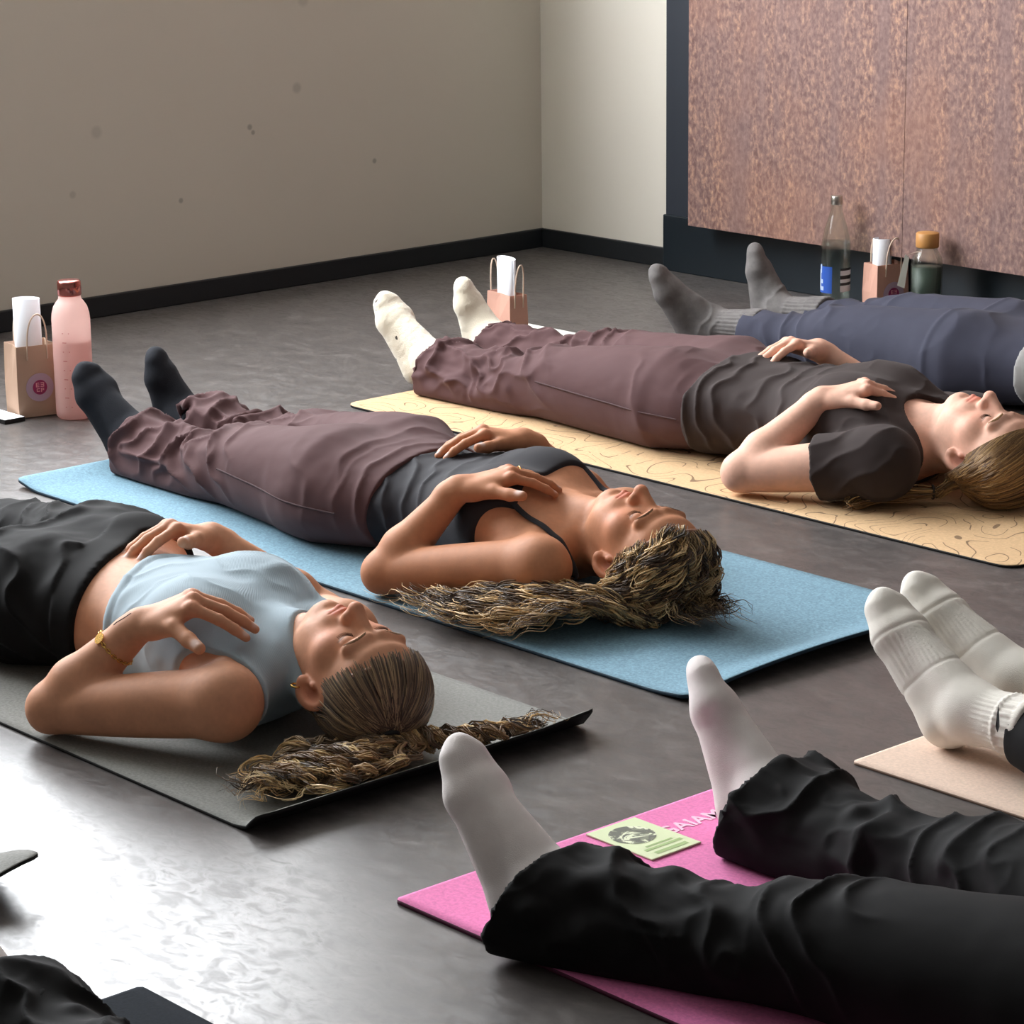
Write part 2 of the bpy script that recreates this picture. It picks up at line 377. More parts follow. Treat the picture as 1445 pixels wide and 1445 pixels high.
nb = boxes('notebook', [((-5.19, 3.085, 0), (-5.085, 3.135, .010))], simple('notebook_black_edge', lin(18, 16, 17), .5)); nb.data.materials.append(m_white)
for p in nb.data.polygons:
    if p.normal.z > .9: p.material_index = 1
tag(nb, 'black edged white notebook on the floor in front of the tan bag', 'notebook')
bk = boxes('booklet', [((-5.10, 4.505, 0), (-4.775, 4.60, .012))], simple('booklet_pages', lin(232, 234, 226), .8), bevel=.001)
tag(bk, 'white booklet lying on the floor beside the rosy gift bag', 'booklet')
sl = boxes('paper_slip', [((-4.80, 4.62, 0), (-4.70, 4.68, .004))], m_white)
tag(sl, 'small white paper slip behind the maroon thighs', 'paper')
# pink frosted bottle
def glassy(name, col, rough, trans=1, ior=1.45):
    t = NT(name); t.color(col); t.rough(rough); t.b.inputs['Transmission Weight'].default_value = trans; t.b.inputs['IOR'].default_value = ior; return t.m
def thin_glass(name, col, amount, rough=.02, diff=None, trl=0):
    t = NT(name); t.b.inputs['Transmission Weight'].default_value = 1; t.b.inputs['IOR'].default_value = 1.45; t.color(col); t.rough(rough)
    tr = t.n('ShaderNodeBsdfTransparent'); tr.inputs[0].default_value = (*col, 1); mx = t.n('ShaderNodeMixShader'); mx.inputs[0].default_value = amount
    src = t.b.outputs[0]
    if diff:
        t.b.inputs['Transmission Weight'].default_value = 0; t.color(diff)
        tl = t.n('ShaderNodeBsdfTranslucent'); tl.inputs[0].default_value = (*diff, 1); m2 = t.n('ShaderNodeMixShader'); m2.inputs[0].default_value = trl
        t.l(src, m2.inputs[1]); t.l(tl.outputs[0], m2.inputs[2]); src = m2.outputs[0]
    t.l(tr.outputs[0], mx.inputs[1]); t.l(src, mx.inputs[2]); t.l(mx.outputs[0], t.t.nodes['Material Output'].inputs[0]); return t.m
m_pinkb = thin_glass('frosted_pink_plastic', (1.0, .80, .76), .78, .35, (.97, .78, .74), .6)
m_pinkw = thin_glass('water_in_pink_bottle', (.9, .74, .72), .5, .3, (.70, .50, .48), .5)
m_rose = simple('rose_gold_metal', lin(196, 120, 112), .22, .5, metal=1)
pb = thing('water_bottle', 'frosted pink water bottle with rose gold screw cap', 'bottle', (-5.04, 3.219, 0))
pl = (-5.04, 3.235, 0)
lathe('bottle_body', [(0, .002), (.036, .002), (.0405, .007), (.0412, .02), (.0412, .215), (.040, .228), (.036, .243), (.029, .254), (.0245, .259), (.0235, .268)], pl, m_pinkb, pb)
lathe('water', [(0, .0095), (.0380, .0095), (.0382, .172), (0, .172)], pl, m_pinkw, pb)
cap = lathe('cap', [(0, .299), (.0235, .299), (.0255, .2965), (.0257, .269), (.0232, .266), (0, .266)], pl, m_rose, pb)
bm = bmesh.new()
for k in range(9):
    z = .03+k*.02; a0 = R(-62)
    vs = [bm.verts.new((pl[0]+.0415*math.cos(a0+d), pl[1]+.0415*math.sin(a0+d), z+e)) for d, e in ((0, 0), (.22 if k % 2 else .38, 0), (.22 if k % 2 else .38, .0016), (0, .0016))]; bm.faces.new(vs)
bm_obj('measure_marks', bm, simple('bottle_print', lin(190, 120, 120), .6), pb)
# clear glass bottle
m_glass = thin_glass('clear_glass', (.95, .98, .96), .35); m_water = thin_glass('clear_water', (.93, .96, .95), .35)
gl = (-4.706, 5.306, 0)
gb = thing('glass_bottle', 'tall clear glass water bottle with blue label and metal cap', 'bottle', gl)
lathe('glass', [(0, .004), (.033, .002), (.0372, .008), (.0376, .05), (.0376, .165), (.036, .182), (.0295, .212), (.021, .238), (.0150, .258), (.0138, .272), (.0145, .276), (.0145, .279), (.0115, .279), (.0115, .258), (.0185, .237), (.027, .211), (.0335, .181), (.0350, .165), (.0350, .012), (.02, .009), (0, .012)], gl, m_glass, gb, 48)
lathe('water', [(0, .0125), (.02, .0098), (.0346, .0128), (.0347, .165), (.0337, .178), (0, .178)], gl, m_water, gb, 48)
lathe('cap', [(0, .2945), (.0140, .2945), (.0152, .2925), (.0152, .273), (.0143, .272), (.0, .272)], gl, simple('silver_cap', lin(205, 200, 190), .3, metal=1), gb)
def patch(name, loc, r, a0, a1, z0, z1, mat, par):
    a = np.linspace(R(a0), R(a1), 14); V = [(loc[0]+r*math.cos(q), loc[1]+r*math.sin(q), z) for z in (z0, z1) for q in a]
    return mesh_obj(name, V, np.array([[k, k+1, 15+k, 14+k] for k in range(13)]), mat, par)
lb = patch('label', gl, .0380, -140, -62, .050, .118, simple('blue_label', lin(38, 84, 176), .5), gb)
for (a0, a1, z0, z1) in ((-132, -118, .060, .108), (-126, -100, .056, .066), (-122, -112, .100, .122), (-117, -104, .074, .084)): patch('label_print', gl, .0383, a0, a1, z0, z1, simple('label_white', lin(190, 205, 235), .5), lb)
for k, (z0, z1) in enumerate(((.054, .070), (.0705, .077), (.0775, .086), (.0865, .095), (.096, .108), (.1085, .114))):
    patch('stripe_label', gl, .0380, -30, 38, z0, z1, simple('stripe_%s' % ('white' if k % 2 == 0 else 'black'), lin(*((205, 208, 212) if k % 2 == 0 else (20, 22, 26))), .5), gb)
# jar with wooden lid
jl = (-4.41, 5.308, 0)
jb = thing('jar_bottle', 'clear glass bottle with wooden lid and green drink', 'bottle', jl)
lathe('glass', [(0, .004), (.034, .002), (.0385, .008), (.039, .02), (.039, .155), (.0365, .172), (.030, .184), (.0265, .190), (.0265, .2), (.0235, .2), (.0235, .189), (.028, .181), (.0342, .169), (.0365, .154), (.0365, .012), (0, .010)], jl, m_glass, jb, 48)
lathe('green_drink', [(0, .0105), (.0358, .0125), (.0362, .148), (0, .148)], jl, simple('green_drink', lin(62, 72, 64), .35, .5), jb, 48)
lid = lathe('wooden_lid', [(0, .233), (.0265, .233), (.0285, .231), (.0285, .199), (.0275, .197), (0, .197)], jl, simple('bamboo_lid', lin(186, 132, 72), .5, noise=.15, nscale=40), jb)
ca = R(-112)
tx, ty = jl[0]+.047*math.cos(ca), jl[1]+.047*math.sin(ca)
ux, uy = .666, .746
tv = [(tx+ux*a, ty+uy*a, z) for a, z in ((-.030, .105), (-.012, .098), (-.002, .175), (-.012, .182))]
tv2 = [(x+.0006, y-.0006, z) for x, y, z in tv]
tg = mesh_obj('paper_tag', tv+tv2, [[0, 1, 2, 3], [7, 6, 5, 4], [0, 4, 5, 1], [1, 5, 6, 2], [2, 6, 7, 3], [3, 7, 4, 0]], simple('cream_tag', lin(222, 222, 210), .8), jb, False)
V2, F2, _ = tubes([catmull([(tx-ux*.007, ty-uy*.007, .179), (jl[0]+.036*math.cos(ca), jl[1]+.036*math.sin(ca), .186), (jl[0]+.0275*math.cos(ca+.6), jl[1]+.0275*math.sin(ca+.6), .190)], 14)], [.0007], 5); mesh_obj('string', V2, F2, m_cord, jb)
# card on the pink mat
m_card = simple('pale_green_card', lin(214, 226, 182), .55)
cd = boxes('info_card', [((-2.470, 2.322, .0064), (-2.348, 2.410, .0088))], m_card, bevel=.0008)
tag(cd, 'pale green printed card lying on the pink mat', 'card')
t = NT('marbled_print'); co = t.coord(); t.color(t.ramp(t.noise(t.mapping(co, (1, 1, 0)), 34, 4, .6, 1.6), [(.42, lin(92, 96, 84)), (.5, lin(128, 134, 112)), (.56, lin(226, 232, 202))], 'CONSTANT')); t.rough(.5)
pc = np.array([-2.425, 2.362]); th = np.linspace(0, 2*np.pi, 48, endpoint=False)
mesh_obj('round_picture', [(pc[0]+.031*math.cos(a), pc[1]+.031*math.sin(a), .0091) for a in th], [list(range(48))], t.m, cd, False)
bm = bmesh.new()
for (x0, y0, y1, hgt) in ((-2.385, 2.345, 2.392, .004), (-2.377, 2.335, 2.4, .006), (-2.364, 2.34, 2.396, .008)):
    bm.faces.new([bm.verts.new(v) for v in ((x0, y0, .0091), (x0+hgt, y0, .0091), (x0+hgt, y1, .0091), (x0, y1, .0091))])
bm_obj('printed_lines', bm, simple('green_print', lin(158, 184, 120), .6), cd)
rng = np.random.default_rng(7)
# ------------------------------------------------------------------ implicit surfaces for bodies and clothes
f32 = np.float32
def smin(a, b, k):
    if k <= 0: return np.minimum(a, b)
    h = np.maximum(k-np.abs(a-b), 0); return np.minimum(a, b)-h*h*(.25/k)
def smax(a, b, k): return -smin(-a, -b, k)
def axis(*seg):
    out = []
    for a, b, s in seg: out.append(np.linspace(a, b, max(2, int(round((b-a)/s))+1)))
    return np.unique(np.concatenate(out).round(6))
class Vol:
    def __init__(s, xs, ys, zs):
        s.x, s.y, s.z = [np.asarray(v, f32) for v in (xs, ys, zs)]
        s.D = np.full((len(xs), len(ys), len(zs)), .2, f32)
    def sl(s, lo, hi):
        r = []
        for ax, a, b in zip((s.x, s.y, s.z), lo, hi):
            i, j = np.searchsorted(ax, a), np.searchsorted(ax, b, side='right'); r.append(slice(int(i), int(j)))
        return tuple(r)
    def xyz(s, q): return s.x[q[0]][:, None, None], s.y[q[1]][None, :, None], s.z[q[2]][None, None, :]
    def op(s, fn, lo, hi, k, mode='u'):
        q = s.sl(lo, hi)
        if any(v.stop <= v.start for v in q): return
        d = fn(*s.xyz(q)).astype(f32); D = s.D[q]
        s.D[q] = smin(D, d, k) if mode == 'u' else (smax(D, -d, k) if mode == 's' else smax(D, d, k))
    # primitives
    def cone(s, a, b, ra, rb, k=.01, mode='u', bulge=0, flat=None):
        a, b = np.array(a, float), np.array(b, float); ba = b-a; L2 = float(ba@ba)+1e-12; m = max(ra, rb)+abs(bulge)+.05
        def fn(X, Y, Z):
            px, py, pz = X-a[0], Y-a[1], Z-a[2]
            t = np.clip((px*ba[0]+py*ba[1]+pz*ba[2])/L2, 0, 1)
            qx, qy, qz = px-t*ba[0], py-t*ba[1], pz-t*ba[2]
            if flat is not None:
                n, f = flat; dn = qx*n[0]+qy*n[1]+qz*n[2]
                g = (f-1)*dn; qx, qy, qz = qx+g*n[0], qy+g*n[1], qz+g*n[2]
            return np.sqrt(qx*qx+qy*qy+qz*qz)-(ra+(rb-ra)*t+bulge*4*t*(1-t))
        s.op(fn, np.minimum(a, b)-m, np.maximum(a, b)+m, k, mode)
    def ball(s, c, r, k=.01, mode='u'): s.cone(c, np.array(c)+[1e-4, 0, 0], r, r, k, mode)
    def ell(s, c, r, k=.01, mode='u', fr=None):
        """ellipsoid; fr = 3x3 rows are the axes of r"""
        c = np.array(c, float); r = np.array(r, float); fr = np.eye(3) if fr is None else fr; m = r.max()+.05
        def fn(X, Y, Z):
            px, py, pz = X-c[0], Y-c[1], Z-c[2]
            u = [px*fr[i][0]+py*fr[i][1]+pz*fr[i][2] for i in range(3)]
            k0 = np.sqrt(sum((u[i]/r[i])**2 for i in range(3))); k1 = np.sqrt(sum((u[i]/r[i]**2)**2 for i in range(3)))+1e-6
            return k0*(k0-1)/k1
        s.op(fn, c-m, c+m, k, mode)
    def loft(s, st, k=.01, off=0, mode='u', p=2.0, fr=None, o=None, sh=0, y0=0):
        """stations rows: t, c1, half1, lo2, hi2 ; along world x (or frame axis 0), cross axes 1, 2"""
        st = np.array(sorted(st), float); t = st[:, 0]
        lo = np.array([t[0], (st[:, 1]-st[:, 2]).min(), st[:, 3].min()])-off-.05; hi = np.array([t[-1], (st[:, 1]+st[:, 2]).max(), st[:, 4].max()])+off+.05
        lo[0] -= abs(sh)*.25; hi[0] += abs(sh)*.25
        g = np.linspace(t[0], t[-1], 300); ev = [hermite(t, st[:, i], g) for i in range(1, 5)]
        if fr is not None:
            cs = np.array([[a, b, c] for a in (lo[0], hi[0]) for b in (lo[1], hi[1]) for c in (lo[2], hi[2])])@fr+o; lo, hi = cs.min(0), cs.max(0)
        def fn(X, Y, Z):
            if fr is None: T, U, W = X+sh*(Y-y0), Y, Z
            else:
                px, py, pz = X-o[0], Y-o[1], Z-o[2]
                T, U, W = [px*fr[i][0]+py*fr[i][1]+pz*fr[i][2] for i in range(3)]
            tc = np.clip(T, t[0], t[-1])
            c1, h1, l2, h2 = [np.interp(tc, g, e) for e in ev]
            r1 = h1+off; r2 = (h2-l2)/2+off; c2 = (h2+l2)/2
            a, b = np.abs((U-c1)/r1), np.abs((W-c2)/r2)
            if p == 2.0:
                k0 = np.sqrt(a*a+b*b); k1 = np.sqrt((a/r1)**2+(b/r2)**2)+1e-5
            else:
                k0 = (a**p+b**p)**(1/p); k1 = np.sqrt((a/r1)**2+(b/r2)**2)+1e-5; e = np.sqrt(a*a+b*b)+1e-6; k1 = k1*k0/e
            d = k0*(k0-1)/k1
            d = np.minimum(d, np.maximum(k0-1, 0)*np.maximum(r1, r2)+np.minimum(d, 0))
            da = np.abs(T-tc)
            return np.where(da > 0, np.sqrt(np.maximum(d, 0)**2+da*da)+np.minimum(d, 0)*0, d)
        s.op(fn, lo, hi, k, mode)
    def clip(s, fn, k=0, lo=None, hi=None):
        """keep where fn < 0"""
        q = (slice(None),)*3 if lo is None else s.sl(lo, hi)
        s.D[q] = smax(s.D[q], fn(*s.xyz(q)).astype(f32), k)
    def floor(s, z, k=.012): s.clip(lambda X, Y, Z: z-Z+0*X+0*Y, k)
    def sample(s, P):
        P = np.asarray(P, float); idx = []; fr = []
        for ax, v in zip((s.x, s.y, s.z), P.T):
            i = np.clip(np.searchsorted(ax, v)-1, 0, len(ax)-2); idx.append(i); fr.append(np.clip((v-ax[i])/(ax[i+1]-ax[i]), 0, 1))
        out = 0
        for a in (0, 1):
            for b in (0, 1):
                for c in (0, 1):
                    wgt = (fr[0] if a else 1-fr[0])*(fr[1] if b else 1-fr[1])*(fr[2] if c else 1-fr[2])
                    out = out+wgt*s.D[idx[0]+a, idx[1]+b, idx[2]+c]
        return out
    def top(s, x, y):
        """height of the surface above (x, y)"""
        zz = s.z[::-1]; P = np.stack([np.full(len(zz), x), np.full(len(zz), y), zz], 1); d = s.sample(P)
        i = np.argmax(d < 0)
        if d[i] >= 0: return float(s.z[0])
        if i == 0: return float(zz[0])
        t = d[i-1]/(d[i-1]-d[i]); return float(zz[i-1]+(zz[i]-zz[i-1])*t)
    def mesh(s):
        D = s.D; D[0] = D[-1] = .01; D[:, 0] = D[:, -1] = .01; D[:, :, 0] = D[:, :, -1] = .01
        S = (D < 0); n = [v-1 for v in D.shape]
        cnt = np.zeros(n, np.uint8)
        for a in (0, 1):
            for b in (0, 1):
                for c in (0, 1): cnt += S[a:a+n[0], b:b+n[1], c:c+n[2]]
        mixed = (cnt > 0) & (cnt < 8); I, J, K = np.nonzero(mixed); del cnt
        idx = np.full(n, -1, np.int32); idx[mixed] = np.arange(len(I))
        acc = np.zeros((len(I), 3)); num = np.zeros(len(I))
        cor = [(a, b, c) for a in (0, 1) for b in (0, 1) for c in (0, 1)]
        val = {q: D[I+q[0], J+q[1], K+q[2]].astype(float) for q in cor}
        for q in cor:
            for ax in range(3):
                if q[ax] == 0:
                    r = list(q); r[ax] = 1; r = tuple(r); d0, d1 = val[q], val[r]; m = (d0 < 0) != (d1 < 0)
                    t = np.where(m, d0/np.where(d0 == d1, 1, d0-d1), 0)
                    for e in range(3): acc[:, e] += np.where(m, q[e] if e != ax else t, 0)
                    num += m
        acc /= num[:, None]
        V = np.stack([ax[i]+(ax[i+1]-ax[i])*acc[:, e] for e, (ax, i) in enumerate(zip((s.x.astype(float), s.y.astype(float), s.z.astype(float)), (I, J, K)))], 1)
        Fs = []
        for ax in range(3):
            a0 = [slice(None)]*3; a1 = [slice(None)]*3; a0[ax] = slice(0, -1); a1[ax] = slice(1, None)
            o1, o2 = [e for e in range(3) if e != ax]
            for e in (o1, o2): a0[e] = slice(1, -1); a1[e] = slice(1, -1)
            A, B = S[tuple(a0)], S[tuple(a1)]; ch = np.nonzero(A != B); ins = A[ch]
            base = [None]*3; base[ax] = ch[ax]; base[o1] = ch[o1]+1; base[o2] = ch[o2]+1
            def cell(d1, d2):
                p = list(base); p[o1] = p[o1]-d1; p[o2] = p[o2]-d2; return idx[p[0], p[1], p[2]]
            qd = np.stack([cell(1, 1), cell(0, 1), cell(0, 0), cell(1, 0)], 1)
            flip = ins if ax != 1 else ~ins
            qd[~flip] = qd[~flip][:, ::-1]; Fs.append(qd)
        return V, np.vstack(Fs)
def hermite(t, v, g):
    m = np.gradient(v, t); dl = np.diff(v)/np.diff(t)
    for i in range(1, len(t)-1):
        if dl[i-1]*dl[i] <= 0: m[i] = 0
        else: m[i] = 2*dl[i-1]*dl[i]/(dl[i-1]+dl[i])
    i = np.clip(np.searchsorted(t, g, side='right')-1, 0, len(t)-2); h = t[i+1]-t[i]; u = (g-t[i])/h
    return (2*u**3-3*u**2+1)*v[i]+(u**3-2*u**2+u)*h*m[i]+(-2*u**3+3*u**2)*v[i+1]+(u**3-u**2)*h*m[i+1]
def smooth_mesh(V, F, it=1, lam=.5):
    n = len(V); a, b = F.ravel(), np.roll(F, -1, 1).ravel(); deg = np.bincount(a, minlength=n)+np.bincount(b, minlength=n)
    for _ in range(it):
        S = np.stack([np.bincount(a, V[b, e], n)+np.bincount(b, V[a, e], n) for e in range(3)], 1)/np.maximum(deg, 1)[:, None]
        V = V+lam*(S-V)
    return V
def normals(V, F):
    fn = np.cross(V[F[:, 2]]-V[F[:, 0]], V[F[:, 3]]-V[F[:, 1]]); N = np.zeros_like(V)
    for e in range(3): N[:, e] = sum(np.bincount(F[:, c], fn[:, e], len(V)) for c in range(4))
    return N/(np.linalg.norm(N, axis=1)[:, None]+1e-12)
def vnoise(P, seed=0):
    P = np.asarray(P, float); i = np.floor(P).astype(np.int64); f = P-i; u = f*f*(3-2*f); out = 0
    for a in (0, 1):
        for b in (0, 1):
            for c in (0, 1):
                h = ((i[:, 0]+a)*374761393+(i[:, 1]+b)*668265263+(i[:, 2]+c)*2147483647+seed*1274126177) & 0xffffffff
                h = ((h ^ (h >> 13))*1274126177) & 0xffffffff; h = (h ^ (h >> 16)) & 0xffff
                out = out+(h/32767.5-1)*(u[:, 0] if a else 1-u[:, 0])*(u[:, 1] if b else 1-u[:, 1])*(u[:, 2] if c else 1-u[:, 2])
    return out
def fbm(P, o=3, seed=0): return sum(vnoise(P*2**k, seed+k)*.5**k for k in range(o))
def ridge(ph, p=1.6):
    """cloth fold profile: narrow crests, broad valleys, mean about zero"""
    return (1-np.abs(np.sin(ph)))**p-.3
def unit(v): v = np.array(v, float); return v/np.linalg.norm(v)
# ------------------------------------------------------------------ body pieces
def head_frame(P):
    t = R(P.get('tilt', -4)); yw = R(P.get('turn', 0)); rl = R(P.get('roll', 0))
    a = np.array([math.cos(t), 0, math.sin(t)]); f = np.array([-math.sin(t), 0, math.cos(t)]); l = np.cross(a, f)
    f2 = f*math.cos(rl)+l*math.sin(rl); l2 = np.cross(a, f2)
    rz = np.array([[math.cos(yw), -math.sin(yw), 0], [math.sin(yw), math.cos(yw), 0], [0, 0, 1]])
    return np.array([rz@a, rz@f2, rz@l2])
HEAD = [  # a, half width, back, front
 (.000, .018, .085, .150), (.008, .030, .080, .160), (.022, .041, .072, .163), (.040, .051, .062, .161), (.060, .0595, .046, .161), (.080, .0655, .028, .162),
 (.100, .0690, .014, .161), (.118, .0710, .006, .159), (.135, .0730, .001, .163), (.152, .0745, .000, .163), (.172, .0725, .004, .155), (.192, .0640, .018, .139), (.208, .0500, .038, .118), (.219, .0330, .060, .098), (.225, .0140, .075, .085)]
def add_head(v, P):
    fr = head_frame(P); s = P.get('hs', 1.0); H = np.array(P['H'], float)
    g = lambda a, f, l: H+s*(a*fr[0]+f*fr[1]+l*fr[2])
    v.loft([(a*s, 0, w*s, b*s, f*s) for a, w, b, f in HEAD], .012, p=2.15, fr=np.array([fr[0], fr[2], fr[1]]), o=H)
    E = lambda c, r, k, mode='u', f=fr: v.ell(g(*c), np.array(r)*s, k*s, mode, f)   # r along a, f, l
    for q in (1, -1):
        E((.090, .128, .046*q), (.022, .022, .020), .022)            # cheek
        E((.045, .118, .038*q), (.032, .030, .016), .02)             # jaw side
        E((.1125, .171, .0315*q), (.0125, .013, .019), .014, 's')    # eye socket
        v.cone(g(.1285, .163, .012*q), g(.131, .152, .048*q), .0075*s, .0065*s, .014*s)   # brow ridge
        v.ball(g(.1115, .1470, .0315*q), .0130*s, .003*s)            # lids over the eyeball
    v.cone(g(.116, .160, 0), g(.083, .184, 0), .0085*s, .0095*s, .010*s)
    v.cone(g(.116, .150, 0), g(.078, .168, 0), .0085*s, .0125*s, .010*s)
    v.ball(g(.0790, .1835, 0), .0112*s, .006*s)
    for q in (1, -1):
        v.ell(g(.0770, .1700, .0125*q), np.array([.0085, .0105, .0075])*s, .006*s, 'u', fr)
        v.ell(g(.0700, .1765, .0060*q), np.array([.0045, .005, .0034])*s, .002*s, 's', fr)
    # mouth
    v.ell(g(.048, .155, 0), np.array([.020, .014, .028])*s, .016*s, 'u', fr)
    for q in (1, -1):
        v.cone(g(.0535, .1685, .003*q), g(.0490, .1590, .0225*q), .0056*s, .0028*s, .004*s)
        v.cone(g(.0425, .1680, .000*q), g(.0468, .1590, .0215*q), .0066*s, .0030*s, .004*s)
        v.cone(g(.0480, .1760, .000), g(.0482, .1655, .0215*q), .0016*s, .0012*s, .0018*s, 's')
    v.ball(g(.013, .149, 0), .0165*s, .016*s)
    v.cone(g(.030, .170, -.010), g(.030, .170, .010), .0035*s, .0035*s, .010*s, 's')
    # ears
    for q in (1, -1):
        e0 = np.array([math.cos(R(12)), -math.sin(R(12)), 0]); e1 = np.array([math.sin(R(12)), math.cos(R(12)), 0])
        A = e0@fr; Fq = e1@fr; Lq = fr[2]*q
        n = unit(Lq*.85+Fq*.5); Fq = unit(Fq-n*(Fq@n)); A = np.cross(Fq, n); e = np.array([A, Fq, n])
        c = g(.098, .070, .0755*q)
        v.ell(c, np.array([.032, .0200, .0065])*s, .004*s, 'u', e)
        v.ell(c+n*.0055*s+A*.002*s+Fq*.002*s, np.array([.021, .0115, .0068])*s, .003*s, 's', e)
        v.ball(c-A*.026*s+Fq*.006*s, .0085*s, .005*s)
        v.ell(c+n*.004*s-A*.003*s+Fq*.0125*s, np.array([.006, .004, .004])*s, .004*s, 'u', e)
    return fr, g
def add_foot(v, ank, heel, toe, off=0, k=.012, side=None):
    """ank, heel and toe are points on the ankle centre, heel centre and big toe tip area"""
    ank, heel, toe = map(lambda q: np.array(q, float), (ank, heel, toe))
    d = unit(toe-heel); lat = np.array(side, float) if side is not None else np.cross(d, unit(ank-heel)); lat = unit(lat-d*(lat@d)); L = np.linalg.norm(toe-heel)
    up = unit(np.cross(lat, d)); up = up if up@(ank-heel) > 0 else -up
    v.ball(heel, .031+off, k); v.cone(ank, heel, .034+off, .030+off, k)
    b = heel+d*L*.70
    for q, rr, tl in ((-1, .020, .93), (0, .022, 1.0), (1, .020, .93)):
        bq = b+lat*.0195*q
        v.cone(heel+lat*.008*q, bq, .027+off, rr+off, k)
        v.cone(bq, heel+d*L*tl+lat*.0155*q+up*.002, rr+off, .0145+off, k)
    v.cone(ank+up*.004, b+up*.010, .034+off, .021+off, .016)
def add_hand(v, W, K, n, fdir, sgn, s=1.0, curl=(6, 14, 10), splay=(7, 2, -3, -8), thumb=None, k=.004, drop=(0, 0, 0, 0)):
    """W wrist, K middle knuckle, n back-of-hand normal, fdir finger direction, sgn=+1 left hand"""
    W, K = np.array(W, float), np.array(K, float); d = unit(K-W); n = unit(np.array(n)-d*(np.array(n)@d)); t = sgn*np.cross(d, n); L = np.linalg.norm(K-W)
    fd = unit(fdir); tips = []; knuck = []
    lat = (.0255, .008, -.010, -.0265); fwd = (.97, 1.0, .95, .86); up = (-.001, .002, .001, -.004)
    ph = ((.040, .025, .019), (.045, .028, .020), (.041, .026, .020), (.032, .020, .018)); rad = (.0086, .0089, .0084, .0074)
    for i in range(4):
        kn = W+d*L*fwd[i]+t*lat[i]*s+n*up[i]*s; knuck.append(kn)
        v.cone(W+t*lat[i]*.5*s-n*.003*s, kn-n*.003*s, .0155*s, .0105*s, .010)
    v.cone(W+d*L*.3+t*.018*s-n*.006*s, W+d*L*.8+t*.012*s-n*.005*s, .014*s, .012*s, .010)
    for i in range(4):
        nf = unit(n-fd*(n@fd)); tf = sgn*np.cross(fd, nf)
        a = R(splay[i]); cd = unit(fd*math.cos(a)+tf*math.sin(a)); p = knuck[i]; r = rad[i]*s
        v.ball(p, r*1.12, .005)
        for j in range(3):
            c = R(curl[j]+drop[i]); nl = unit(nf-cd*(nf@cd))
            cd = unit(cd*math.cos(c)-nl*math.sin(c)); q = p+cd*ph[i][j]*s; r2 = r*(.93 if j < 2 else .82)
            v.cone(p, q, r, r2, .003 if j else .005); 
            p, r = q, r2
        nl = unit(nf-cd*(nf@cd)); tips.append((p-cd*.004*s+nl*r*.9, r))
    # thumb
    cm = W+d*L*.22+t*.020*s-n*.006*s
    td = unit(thumb if thumb is not None else (d*.72+t*.62-n*.12))
    m = W+d*L*.62+t*.040*s-n*.010*s
    v.cone(cm, m, .0150*s, .0118*s, .010); p = m; r = .0112*s
    for j, (ln, b) in enumerate(((.033, 4), (.026, -6))):
        nl = unit(n-td*(n@td)); c = R(b); td = unit(td*math.cos(c)-nl*math.sin(c)); q = p+td*ln*s
        v.cone(p, q, r, r*(.92 if j == 0 else .82), .005); p = q; r *= .92 if j == 0 else .82
    nl = unit(n-td*(n@td)); tips.append((p-td*.005*s+nl*r*.9, r))
    return dict(tips=tips, knuck=knuck, d=d, n=n, t=t, fd=fd)
def add_arm(v, S, E, W, s=1.0, off=0, up=True, fore=True):
    S, E, W = map(lambda q: np.array(q, float), (S, E, W))
    if up:
        v.ball(S, .050*s+off, .03); v.cone(S, E, .047*s+off, .035*s+off, .02, bulge=.003)
    if fore:
        v.ball(E, .034*s+off, .012); u = unit(W-E); m = E+(W-E)*.28
        v.cone(E, m, .034*s+off, .0385*s+off, .012); v.cone(m, W, .0385*s+off, .0235*s+off, .012, bulge=-.001)
TORSO = [(-.030, .085, .030, .118), (-.055, .140, .012, .138), (-.09, .160, .002, .160), (-.15, .158, .000, .178), (-.22, .150, .002, .184), (-.30, .136, .008, .174), (-.38, .128, .014, .164), (-.45, .142, .010, .166), (-.53, .166, .000, .172), (-.61, .181, -.004, .178), (-.67, .180, -.004, .166), (-.725, .160, .0, .140)]
def torso_st(P, dz=0):
    tx, ty, zb = P['T']; hw = P.get('tw', {})
    return [(tx+u, ty, w*P.get('wide', 1), zb+b, zb+t*P.get('thick', 1)) for u, w, b, t in TORSO]
def shr(P, Y):
    """sideways lean of the trunk: how far a point at Y sits towards the feet (fades out at the pelvis)"""
    return P.get('sh', 0)*(Y-P['T'][1])
def add_torso(v, P, off=0, breast=1.0, neck=True):
    tx, ty, zb = P['T']; S = P.get('sh', 0)
    v.loft(torso_st(P), .015, off, p=2.3, sh=S, y0=ty)
    for q in (-1, 1):
        v.ell((tx-.185-S*.072*q, ty+.072*q, zb+.130), np.array([.078, .066, .060*breast])+off, .035)
        if neck:
            v.cone((tx-.078, ty+.016*q, zb+.142), (tx-.052-S*.13*q, ty+.145*q, zb+.118), .0085+off, .008+off, .022)
            v.cone((tx-.03, ty+.02*q, zb+.10), (tx-.045-S*.12*q, ty+.12*q, zb+.085), .045+off, .035+off, .03)
def add_neck(v, P, g, off=0):
    tx, ty, zb = P['T']
    v.cone(np.array([tx-.055, ty, zb+.085]), g(.045, .075, 0), .057+off, .053+off, .028)
    v.cone(np.array([tx-.075, ty, zb+.125]), g(.02, .125, 0), .022+off, .022+off, .03)
    for q in (-1, 1): v.cone(np.array([tx-.078, ty+.014*q, zb+.140]), g(.075, .055, .058*q), .010+off, .014+off, .016)
def leg_pts(P, q): return P['legs'][q]
